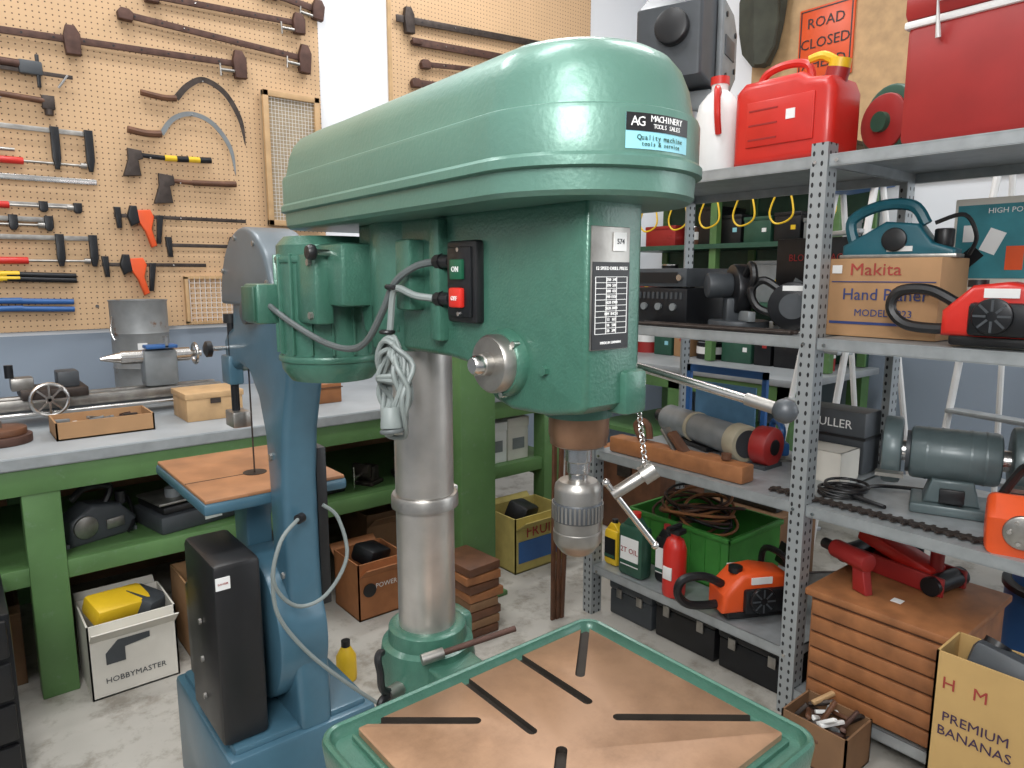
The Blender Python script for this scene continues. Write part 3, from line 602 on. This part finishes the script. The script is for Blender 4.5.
    for k in range(3): b.box((1.905+.022*k,2.06-.012*k,.40),(.02,.012,.80),woodd,.002,(.02*k-.02,.02,0))
    b.done()
shelf4()
# ---------------- pegboard tools ----------------
PY=3.925
def sash(x0,z0,x1,z1,mat=rust,h=.03,heads=((0.12,.10),(.97,.11)),name="sash_clamp"):
    L=math.hypot(x1-x0,z1-z0);a=math.atan2(z1-z0,x1-x0);b=B(name).at(x0,PY-.02,z0,0,0,-a)
    b.bx(0,L,-.006,.006,-h/2,h/2,mat,.002)
    for t,s in heads:
        b.prism([(t*L-.03,-s*.55),(t*L+.03,-s*.55),(t*L+.035,s*.2),(t*L+.015,s*.5),(t*L-.02,s*.5),(t*L-.035,s*.1)],'y',-.022,.015,mat,.004)
    t=heads[-1][0];b.cyl((t*L,-.01,-h-.01),(t*L-.10,-.01,-h-.01),.009,steelw,seg=10);b.cyl((t*L-.10,-.01,-h-.04),(t*L-.10,-.01,-h+.02),.005,steelw,seg=8)
    for k in range(int(L/.12)): b.cyl((.06+k*.12,-.0065,0),(.06+k*.12,-.0075,0),.005,black,seg=8)
    b.cyl((L*.3,.02,0),(L*.3,-.012,0),.004,steel,seg=6);return b.done()
sash(-.5,2.47,1.38,2.54,heads=((.58,.12),(.98,.13)));sash(.80,2.67,1.73,2.63,heads=((.02,.05),(.97,.14)));sash(.90,2.78,1.70,2.81,heads=((.05,.06),(.97,.10)))
sash(1.25,2.96,1.82,2.90,heads=((.5,.05),(.95,.10)),h=.035)
sash(2.29,2.97,3.70,3.06,iron,.04,((.06,.14),(.97,.08)));sash(2.40,2.86,3.20,2.90,rust,.045,((.03,.03),(.97,.03)));sash(2.46,2.74,3.0,2.79,rust,.03,((.05,.05),(.9,.05)));sash(2.40,2.62,2.95,2.66,rust,.04,((.03,.05),(.8,.03)))
def fclamp(x0,x1,z,jaw,bar=steelw,handle=red,name="f_clamp"):
    b=B(name);y=PY-.02
    b.bx(x0,x1,y-.004,y+.004,z-.011,z+.011,bar,.001)
    for xx in (x1-.035,x1-.17):
        b.prism([(xx,z+.018),(xx+.035,z+.018),(xx+.035,z-jaw*.7),(xx+.025,z-jaw),(xx+.008,z-jaw),(xx,z-jaw*.7)],'y',y-.014,y+.010,blackm,.003)
    zz=z-jaw+.025;b.cyl((x1-.06,y,zz),(x1-.30,y,zz),.006,steelw,seg=8);b.cyl((x1-.28,y,zz),(x1-.42,y,zz),.016,handle,bev=.004,seg=12);b.cyl((x1-.035,y,zz),(x1-.06,y,zz),.014,steelw,seg=10)
    b.cyl((x0+.1,y+.03,z),(x0+.1,y-.01,z),.003,steel,seg=6);return b.done()
fclamp(-.2,.64,2.10,.17);fclamp(-.3,.62,1.62,.13);fclamp(-.2,.57,1.765,.03,handle=red)
b=B("steel_rule");b.bx(-.2,.64,3.90,3.904,1.87,1.895,steel,.001).cyl((0,3.93,1.882),(0,3.898,1.882),.004,steel,seg=6);b.cyl((.4,3.93,1.882),(.4,3.898,1.882),.004,steel,seg=6);b.done()
b=B("bar_clamp_screw");b.cyl((0,3.9,2.0),(.33,3.9,2.0),.008,steelw,seg=8).cyl((.1,3.9,2.0),(.26,3.9,2.0),.018,red,bev=.004,seg=12).bx(-.05,0,3.89,3.93,1.98,2.02,blackm,.004).done()
fclamp(-.1,.45,1.70,.05,handle=red)
def fclampS():
    b=B("corner_clamp");y=3.9;b.bx(.22,.58,y-.004,y+.004,2.335,2.352,iron,.001);b.box((.42,y,2.36),(.09,.03,.06),dgrey,.008);b.bx(.44,.455,y-.01,y+.01,2.28,2.42,blackm,.003);b.cyl((.30,y,2.37),(.38,y,2.37),.018,rust,seg=12);b.cyl((.52,y,2.29),(.56,y,2.35),.006,steel,seg=8);b.cyl((.4,3.93,2.34),(.4,3.9,2.34),.004,steel,seg=6);b.done()
    b=B("claw_hammer");b.cyl((.15,y,2.24),(.46,y,2.225),.012,woodd,r2=.014,seg=12);b.bx(.45,.50,y-.012,y+.012,2.19,2.25,iron,.004);b.cyl((.475,y,2.19),(.475,y,2.165),.018,iron,seg=12);b.cyl((.3,3.93,2.22),(.3,3.9,2.22),.004,steel,seg=6);b.done()
fclampS()
def arc3(pts,w0,w1,b,mat,y=3.9):
    P=smooth([(p[0],y,p[1]) for p in pts],8);n=len(P)
    L=[];R=[]
    for i,p in enumerate(P):
        d=(P[min(i+1,n-1)]-P[max(i-1,0)]).normalized();nn=Vector((-d.z,0,d.x));w=w0+(w1-w0)*i/(n-1);w*=math.sin(min(1,(n-1-i)/(n*.25))*math.pi/2)
        L.append((p.x+nn.x*w/2,p.z+nn.z*w/2));R.append((p.x-nn.x*w/2,p.z-nn.z*w/2))
    t=[[Vector((a[0],y-.003,a[1])),Vector((c[0],y-.001,c[1])),Vector((c[0],y+.003,c[1])),Vector((a[0],y+.003,a[1]))] for a,c in zip(L,R)]
    b.loft(t,mat)
def sickles():
    b=B("sickle");b.tube([(.86,3.9,2.325),(.96,3.9,2.315),(1.02,3.9,2.32)],.015,woodd);arc3([(1.02,2.32),(1.08,2.39),(1.16,2.43),(1.26,2.38),(1.33,2.26),(1.35,2.13)],.03,.022,b,iron);b.cyl((1.15,3.93,2.42),(1.15,3.89,2.42),.004,steel,seg=6);b.done()
    b=B("sickle");b.tube([(.79,3.9,2.145),(.87,3.9,2.135),(.94,3.9,2.14)],.017,woodd);arc3([(.94,2.14),(1.0,2.22),(1.09,2.255),(1.19,2.22),(1.27,2.11),(1.29,1.97)],.024,.020,b,grey);b.cyl((1.09,3.93,2.25),(1.09,3.89,2.25),.004,steel,seg=6);b.done()
    def ax(x,z,L,hm,gm,sc=1):
        b=B("hatchet");y=3.9;b.tube([(x+.03,y,z),(x+L*.5,y,z-.004),(x+L,y,z+.004)],.012,hm,n=8,seg=10)
        b.tube([(x+L*.45,y,z-.004),(x+L*.9,y,z+.002)],.015,gm,sm=False,seg=10);b.tube([(x+L*.9,y,z+.002),(x+L*1.05,y,z+.006)],.016,hm,sm=False,seg=10)
        if gm is yellow: b.tube([(x+L*.6,y,z-.003),(x+L*.75,y,z)],.0158,blackm,sm=False,seg=10)
        b.prism([(x,z+.03*sc),(x+.07*sc,z+.022*sc),(x+.075*sc,z-.02*sc),(x+.05*sc,z-.03*sc),(x+.06*sc,z-.11*sc),(x-.03*sc,z-.12*sc),(x,z-.03*sc)],'y',y-.012,y+.012,iron,.004)
        b.cyl((x+.1,3.93,z-.01),(x+.1,3.89,z-.01),.004,steel,seg=6);b.cyl((x+.2,3.93,z-.01),(x+.2,3.89,z-.01),.004,steel,seg=6);b.done()
    ax(.78,2.03,.37,blackm,yellow,.9);ax(.91,1.92,.36,woodd,woodd,1)
sickles()
def quick(x0,x1,z,hx):
    b=B("quick_grip_clamp");y=3.9
    b.bx(x0,x1,y-.003,y+.003,z-.009,z+.009,iron,.001)
    b.prism([(hx,z+.03),(hx+.06,z+.035),(hx+.075,z),(hx+.06,z-.06),(hx+.08,z-.14),(hx+.055,z-.15),(hx+.03,z-.07),(hx,z-.02)],'y',y-.018,y+.014,orange,.006)
    b.prism([(hx-.03,z+.05),(hx,z+.05),(hx+.01,z-.03),(hx-.03,z-.05),(hx-.045,z)],'y',y-.02,y+.012,blackm,.006)
    b.prism([(hx+.09,z+.01),(hx+.12,z+.01),(hx+.10,z-.13),(hx+.08,z-.13)],'y',y-.01,y+.01,blackm,.004)
    b.prism([(x0,z+.04),(x0+.03,z+.04),(x0+.03,z-.06),(x0+.01,z-.06)],'y',y-.015,y+.012,blackm,.004)
    b.cyl((hx+.2,3.93,z),(hx+.2,3.89,z),.004,steel,seg=6);b.done()
quick(.70,1.33,1.735,.80);quick(.63,1.11,1.50,.75);quick(.92,1.40,1.60,1.27)
def handles():
    y=3.9
    for z,x1,m1,m2,nm in ((1.455,.52,yellow,blackm,"bolt_cutter"),(1.335,.50,bluet,bluet,"pipe_wrench_pair")):
        b=B(nm)
        for k,dz in enumerate((0,-.035 if nm!="bolt_cutter" else -.02)):
            b.tube([(-.25,y,z+dz*1.2+.01),(.1,y,z+dz),(.30,y,z+dz)],.009,grey,seg=8);b.tube([(.22,y,z+dz),(x1,y,z+dz-.01)],.013,m2,sm=False,seg=10);b.tube([(.20,y,z+dz),(.30,y,z+dz)],.0135,m1,sm=False,seg=10)
        b.prism([(-.25,z+.03),(-.32,z+.04),(-.38,z),(-.32,z-.05),(-.25,z-.04)],'y',y-.01,y+.01,iron,.003);b.cyl((.1,3.93,z),(.1,3.89,z),.004,steel,seg=6);b.done()
handles()
b=B("wire_mesh_frame");x0,x1,z0,z1=1.45,1.77,1.72,2.43;y0,y1=3.88,3.905
for a in ((x0,x0+.03,z0,z1),(x1-.03,x1,z0,z1),(x0,x1,z0,z0+.03),(x0,x1,z1-.03,z1)): b.bx(a[0],a[1],y0,y1,a[2],a[3],woodl,.002)
for k in range(15): b.bx(x0+.03+k*.0186,x0+.0315+k*.0186,3.89,3.8915,z0,z1,white)
for k in range(34): b.bx(x0,x1,3.89,3.8915,z0+.03+k*.0195,z0+.0315+k*.0195,white)
b.bx(x0,x1,3.907,3.915,z0,z1,MT("frame_backing",(168,150,122),.7))
b.done()
# ---------------- bench items ----------------
def benchitems():
    Z=.865
    b=B("metal_lathe").at(.40,3.33,Z,0,sc=1.25)
    b.bx(-.55,.45,-.05,-.025,.05,.085,steelw,.003).bx(-.55,.45,.025,.05,.05,.085,steelw,.003);b.bx(-.55,.45,-.04,.04,.03,.055,dgrey,.003)
    for x in (-.45,.38): b.prism([(x-.05,0),(x+.05,0),(x+.03,.05),(x-.03,.05)],'y',-.07,.07,dgrey,.004)
    b.box((-.42,0,.16),(.16,.12,.15),grey,.02);b.cyl((-.34,0,.18),(-.28,0,.18),.05,steelw,bev=.004);b.cyl((-.55,0,.18),(-.50,0,.18),.06,dgrey)
    b.box((-.06,0,.10),(.18,.16,.03),iron,.004);b.box((-.02,-.02,.14),(.06,.08,.05),dgrey,.005);b.box((-.14,0,.13),(.06,.06,.04),steelw,.004);b.tor((-.08,-.10,.085),.05,.006,steel,(0,1,0));b.cyl((-.08,-.10,.085),(-.08,-.06,.085),.012,steel)
    for k in range(4): a=k*math.pi/4;b.box((-.08,-.10,.085),(.095,.005,.006),steel,0,(0,a,0))
    b.cyl((-.05,-.10,.12),(-.05,-.13,.12),.006,steel);b.cyl((-.17,0,.15),(-.17,-.0,.19),.012,blackm)
    b.box((.26,0,.15),(.11,.07,.13),grey,.015);b.cyl((.14,0,.19),(.36,0,.19),.024,steel);b.tor((.38,0,.19),.035,.006,steel,(1,0,0));b.cyl((.08,0,.19),(.14,0,.19),.005,steel,r2=.02);b.cyl((.36,0,.19),(.40,0,.19),.012,steel)
    b.cyl((-.5,-.07,.04),(.4,-.07,.04),.007,steel);b.box((.26,-.03,.225),(.1,.06,.012),bluet,.003);b.bx(.27,.28,-.06,-.03,.22,.26,steel);b.done()
    b=carton("hardware_tray",.28,.60,2.90,3.10,Z,.065,card,True,False)
    for k in range(26): b.box((random.uniform(.31,.57),random.uniform(2.92,3.08),Z+.025+random.random()*.03),(.05,.014,.012),random.choice([steelw,iron,rust,grey]),.002,(0,random.random()*.4,random.random()*3))
    b.done()
    b=B("wooden_box");b.bx(.73,.95,2.95,3.16,Z,Z+.11,woodl,.003);b.bx(.725,.955,2.945,3.165,Z+.09,Z+.115,woodl,.003);b.bx(.82,.86,2.941,2.946,Z+.07,Z+.09,iron);b.done()
    b=B("rusty_grinding_disc");b.cyl((.12,3.00,Z),(.12,3.00,Z+.03),.10,rust,bev=.004).cyl((.12,3.00,Z+.03),(.12,3.00,Z+.055),.085,woodd,bev=.004).cyl((.12,3.00,Z+.05),(.12,3.00,Z+.08),.012,steelw).done()
    dg=patches(MT("weathered_galvanised_drum",(140,142,142),.5,.4,.15,14),(120,88,66),9,.60,.68)
    b=B("galvanised_drum");b.lathe([(.01,0),(.122,.001),(.125,.012),(.122,.02),(.122,.15),(.125,.158),(.122,.166),(.122,.31),(.125,.318),(.122,.326),(.122,.46),(.127,.47),(.116,.47),(.116,.45),(.01,.45)],(.73,3.68,Z),dg)
    b.tube([(.61,3.64,1.26),(.59,3.58,1.20),(.60,3.56,1.16)],.004,steel);b.bx(.69,.73,3.553,3.558,1.10,1.14,paper);b.done()
    b=B("wire_basket_rack")
    for k in range(10): b.bx(1.02+k*.026,1.022+k*.026,3.90,3.903,1.20,1.44,white)
    for k in range(10): b.bx(1.02,1.256,3.90,3.903,1.20+k*.026,1.202+k*.026,white)
    b.bx(1.0,1.27,3.90,3.93,1.43,1.445,woodl).bx(1.0,1.27,3.90,3.93,1.195,1.21,woodl).bx(1.0,1.015,3.90,3.93,1.2,1.44,woodl).bx(1.255,1.27,3.90,3.93,1.2,1.44,woodl).done()
    b=B("wooden_jewel_case");b.bx(1.2,1.42,3.0,3.2,Z,Z+.09,wood,.003);b.bx(1.195,1.425,2.995,3.205,Z+.07,Z+.075,woodd);b.done()
    Zs=.463
    for x,y,w,h,m in ((2.02,2.84,.12,.24,cardw),(2.15,2.84,.13,.22,paper),(2.29,2.84,.14,.23,cardw)):
        b=B("parts_box");b.bx(x,x+w,y,y+.22,Zs,Zs+h,m,.004);b.bx(x-.003,x+w+.003,y-.003,y+.223,Zs+h-.05,Zs+h,m,.003);b.bx(x+.03,x+w-.03,y-.003,y,Zs+.06,Zs+.12,grey);b.done()
    b=B("belt_sander").at(.38,2.98,Zs,.3,sc=.95);b.prism([(-.12,0),(.13,0),(.14,.06),(.08,.13),(-.03,.15),(-.11,.10)],'y',-.06,.06,dgrey,.014);b.cyl((-.06,-.07,.07),(-.06,-.05,.07),.045,steelw,bev=.004);b.tube([(.04,0,.12),(.07,0,.19),(-.02,0,.21),(-.08,0,.17)],.014,black);b.bx(-.13,.14,-.05,.05,0,.015,grey);b.box((.05,-.065,.06),(.07,.01,.04),steelw,.003);b.tube([(.1,0,.1),(.16,.05,.12),(.13,-.05,.05),(.08,-.1,.02)],.007,black);b.cyl((.10,-.02,.12),(.10,-.02,.17),.02,black);b.done()
    b=B("letter_scale").at(.70,2.98,Zs,.2);b.bx(-.15,.15,-.13,.13,0,.07,dgrey,.01);b.bx(-.13,.13,-.11,.12,.07,.10,black,.008);b.bx(-.14,.14,-.10,.11,.105,.115,steelw,.003);b.bx(.02,.09,-.133,-.129,.02,.05,paper);b.cyl((-.05,-.02,.115),(-.05,-.02,.15),.03,grey);b.done()
    b=B("battery_charger").at(1.28,2.95,Zs,.1);b.bx(-.09,.09,-.06,.06,0,.07,blackm,.01);b.bx(-.05,.05,-.04,.04,.07,.11,grey,.008);b.done()
    def vice(x,y,r):
        b=B("small_bench_vice").at(x,y,Zs,r);b.bx(-.05,.05,-.05,.05,0,.02,iron,.003);b.bx(-.03,.03,-.04,.04,.02,.09,iron,.006);b.bx(-.07,-.045,-.045,.045,.05,.11,iron,.004);b.cyl((-.12,0,.06),(.0,0,.06),.01,steel);b.cyl((-.12,0,.01),(-.12,0,.11),.004,steel);b.done()
    vice(1.52,2.95,.5);vice(1.72,2.98,1.2);vice(1.15,3.2,.2)
    for x0,x1,y0,h,m in ((.95,1.02+.2,2.95,.26,card),(1.50,1.80,2.95,.30,cardd),(1.85,2.2,3.0,.25,card),(-.1,.12,2.9,.3,cardd),(.95,1.35,3.3,.3,cardd)):
        carton("stored_carton",x0,x1,y0,y0+.28,0,h,m).done()
    b=carton("white_carton",.28,.56,2.62,2.88,0,.27,cardw);b.box((.40,2.75,.27),(.2,.12,.07),yellow,.015,(.3,.1,.3));b.box((.48,2.77,.24),(.12,.14,.1),dgrey,.02,(.3,.1,.8));b.text("HOBBYMASTER",(.42,2.618,.06),.028,'-Y',dgrey)
    b.prism([(.33,.12),(.39,.12),(.39,.17),(.47,.18),(.47,.20),(.37,.20),(.33,.16)],'y',2.616,2.621,dgrey);b.done()
    b=carton("brown_carton",.62,.86,2.68,2.94,0,.30,card,True,False);b.cyl((.7,2.80,.2),(.74,2.79,.36),.03,black);b.box((.78,2.80,.28),(.08,.1,.06),bluet,.01);b.done()
    b=carton("printed_tool_carton",1.25,1.48,2.55,2.78,0,.25,MT("orange_brown_carton",(160,104,64),.7));b.cyl((1.30,2.548,.13),(1.30,2.544,.13),.03,black);b.text("POWER",(1.38,2.547,.14),.03,'-Y',white);b.box((1.37,2.66,.24),(.14,.12,.08),blackm,.02,(.2,.2,.4));b.done()
    b=B("timber_offcut_stack")
    for k in range(8): b.box((1.60+random.uniform(-.01,.01),2.24,.019+k*.038),(.15+random.uniform(-.02,.02),.22,.034),random.choice([wood,woodd,cardd]),.003,(0,0,random.uniform(-.06,.06)))
    b.done()
    b=B("yellow_bottle");b.lathe([(.02,0),(.035,.002),(.037,.015),(.036,.09),(.02,.12),(.014,.13)],(1.02,2.20,0),yellow,seg=20);b.cyl((1.02,2.20,.128),(1.02,2.20,.15),.016,black).done()
    b=carton("printed_carton",2.06,2.40,2.50,2.75,0,.28,MT("box_print_yellow",(176,160,92),.7));b.bx(2.08,2.38,2.497,2.5005,.05,.16,bluet);b.text("FRUIT",(2.23,2.496,.2),.08,'-Y',redd);b.box((2.2,2.62,.26),(.15,.12,.1),black,.02,(.3,.2,.4));b.done()
    b=B("drawer_unit");b.bx(-.25,.07,2.30,2.66,0,.52,blackm,.006)
    for k in range(4): b.bx(-.24,.06,2.285,2.305,.02+k*.125,.13+k*.125,black,.006);b.bx(-.15,-.03,2.278,2.286,.08+k*.125,.095+k*.125,dgrey,.003)
    b.done()
benchitems()
# ---------------- background right ----------------
def ladder(x,y,rz,h=1.9):
    b=B("step_ladder").at(x,y,0,rz)
    for sg in (-1,1):
        b.cyl((.0+.28*1,sg*.22,.0),(.02,sg*.15,h),.016,white,seg=8);b.cyl((-.32,sg*.22,.0),(-.02,sg*.15,h),.014,white,seg=8)
        b.bx(.25,.32,sg*.22-.02,sg*.22+.02,0,.03,black)
    for k in range(6):
        z=.25+k*.28;t=z/h;xx=.28*(1-t)+.02*t;w=.22*(1-t)+.15*t;b.box((xx,0,z),(.08,2*w,.02),galv,.003)
    b.box((0,0,h+.01),(.14,.34,.03),bluet,.006);b.done()
ladder(3.45,1.62,2.6,1.85);ladder(3.85,1.0,2.9,2.2)
def rack():
    b=B("green_storage_rack")
    for y in (1.95,2.75,3.5):
        for x in (3.95,4.4): b.bx(x,x+.05,y,y+.05,.885,2.15,bgreen)
    for z in (1.25,1.62,2.0): b.bx(3.93,4.47,1.93,3.57,z,z+.03,greenD)
    b.bx(4.42,4.45,1.95,3.5,.885,2.2,greenD)
    b.done()
    names=["storage_box","parts_bin","paint_tin","tool_case"];cols=[black,redd,bluet,dgrey,card,greenD,blackm,cardd,grey,woodd,dgrey]
    for z in (.88,1.28,1.65,2.03):
        y=1.99
        while y<3.35:
            w=random.uniform(.10,.28);h=random.uniform(.12,.29);nm=random.choice(names);b=B(nm);m=random.choice(cols);x=4.02
            if nm=="paint_tin":
                r=w*.4;b.cyl((x+.1,y+w/2,z),(x+.1,y+w/2,z+h),r,m);b.cyl((x+.1,y+w/2,z+h-.008),(x+.1,y+w/2,z+h),r+.004,steel);b.cyl((x+.1,y+w/2,z+h*.3),(x+.1,y+w/2,z+h*.7),r+.001,paper)
            else:
                b.bx(x,x+.3,y,y+w-.01,z,z+h,m,.006);b.bx(x-.004,x+.304,y-.003,y+w-.007,z+h-.025,z+h,m,.004);b.bx(x-.003,x,y+.03,y+.06,z+h*.4,z+h*.55,random.choice([paper,yellow,redd,cyan]))
            b.done();y+=w+.01
    b=B("air_compressor").at(3.02,1.12,0,.5,sc=.9);b.cyl((-.25,0,.22),(.25,0,.22),.13,redd,bev=.03);b.box((0,0,.42),(.2,.14,.16),blackm,.02);b.cyl((.1,0,.5),(.1,0,.56),.04,grey)
    for sx in (-1,1): b.cyl((.18,sx*.14,.09),(.18,sx*.18,.09),.09,black);b.bx(-.2,-.16,sx*.1-.015,sx*.1+.015,0,.12,black)
    b.tube([(-.22,-.1,.3),(-.32,-.1,.5),(-.32,.1,.5),(-.22,.1,.3)],.012,redd,sm=False);b.done()
    b=B("wet_vacuum").at(3.0,.58,0,0);b.lathe([(.15,.06),(.17,.08),(.17,.34),(.15,.36),(.15,.44),(.08,.50),(.0,.51)],(0,0,0),bluet);b.lathe([(.172,.33),(.18,.335),(.18,.355),(.172,.36)],(0,0,0),black)
    for k in range(4): a=k*1.57+.7;b.sph((.15*math.cos(a),.15*math.sin(a),.03),.03,black)
    b.tube([(-.1,-.15,.3),(-.2,-.2,.4),(-.23,-.1,.6),(-.16,.05,.5)],.022,black);b.done()
    b=B("floor_jack_stand_box");b.bx(2.80,3.12,1.55,1.95,0,.38,cardd,.004);b.bx(2.797,2.80,1.6,1.9,.1,.25,redd);b.bx(2.85,3.08,1.6,1.9,.38,.55,dgrey,.01);b.done()
    b=B("wooden_chest");b.bx(2.9,3.3,2.3,2.85,.0,.42,woodd,.006);b.bx(2.89,3.31,2.29,2.86,.40,.44,wood,.006);b.bx(2.885,2.9,2.5,2.6,.33,.42,iron,.003);b.done()
    b=B("yellow_strap_loops")
    for k in range(6): b.tube([(3.92,2.0+k*.25,1.98),(3.90,1.95+k*.25,1.80),(3.90,2.05+k*.25,1.75),(3.90,2.1+k*.25,1.82),(3.92,2.05+k*.25,1.98)],.006,yellow)
    b.done()
    b=B("road_closed_sign");b.bx(4.55,4.568,2.24,2.60,2.70,3.15,orange,.004)
    for a in ((2.25,2.59,3.13,3.138),(2.25,2.59,2.71,2.718),(2.25,2.258,2.71,3.138),(2.582,2.59,2.71,3.138)): b.bx(4.548,4.551,a[0],a[1],a[2],a[3],black)
    for k,t in enumerate(("ROAD","CLOSED","AHEAD")): b.text(t,(4.547,2.42,3.05-k*.125),.088,'-X',black,ex=.001)
    b.done()
    b=B("hanging_tarpaulin")
    rings=[]
    for z,s in ((3.5,.10),(3.3,.16),(3.1,.15),(2.95,.12),(2.85,.05)):
        rings.append([Vector((4.48+.06*math.cos(a)*(1+.2*math.sin(5*a)),2.82+s*math.sin(a)*(1+.25*math.sin(3*a+z*3)),z)) for a in [i*math.pi/12 for i in range(24)]])
    b.loft(rings,tarp);b.cyl((4.57,2.82,3.5),(4.45,2.82,3.5),.008,steel);b.done()
rack()
b=B("spanner_set")
for k in range(7):
    xx=3.5+.12*k;L=.18+.02*k;b.box((xx,3.9,1.75),(.016,.008,L),rust,.002);b.tor((xx,3.9,1.75+L/2+.015),.016,.006,rust,(0,1,0));b.tor((xx,3.9,1.75-L/2-.015),.016,.006,rust,(0,1,0),-60,240)
b.done()
b=B("ceiling_light_fitting")
for x,y in ((.3,1.2),(2.6,1.2),(.3,3.0),(2.6,3.0)): b.bx(x-.6,x+.6,y-.07,y+.07,4.14,4.2,white,.01)
b.done()
# ---------------- lights ----------------
def area(n,loc,tgt,size,e,col=(1,1,1),sy=None):
    l=bpy.data.lights.new(n,'AREA');l.energy=e;l.size=size;l.color=col
    if sy: l.shape='RECTANGLE';l.size_y=sy
    o=bpy.data.objects.new(n,l);o.location=loc;o.rotation_euler=(Vector(tgt)-Vector(loc)).to_track_quat('-Z','Y').to_euler();SC.collection.objects.link(o)
for k,(x,y) in enumerate(((.3,1.2),(2.6,1.2),(.3,3.0),(2.6,3.0),(-1.2,-.5))): area("ceiling_tube_%d"%k,(x,y,4.1),(x,y,0),1.3,36,(.98,.99,1),.5)
area("camera_side_fill",(-.5,-.3,2.3),(1.6,2.2,1.0),.7,42,(1,.99,.98))  # added soft fill lamp, unseen, above and behind the camera
area("daylight_from_right",(3.9,-1.9,1.9),(2.6,1.4,1.2),2.2,50,(.93,.97,1))  # area lamp for daylight from the right
w=bpy.data.worlds.new("w");SC.world=w;w.use_nodes=True;w.node_tree.nodes["Background"].inputs[0].default_value=(.8,.85,.9,1);w.node_tree.nodes["Background"].inputs[1].default_value=.5
cam=bpy.data.cameras.new("camera");cam.lens=700/1024*36;cam.sensor_width=36;cam.clip_start=.02
co=bpy.data.objects.new("camera",cam);SC.collection.objects.link(co);co.location=(0,0,1.45)
co.rotation_euler=(math.pi/2-math.atan(109/700),0,-math.atan2(.632,.775));SC.camera=co
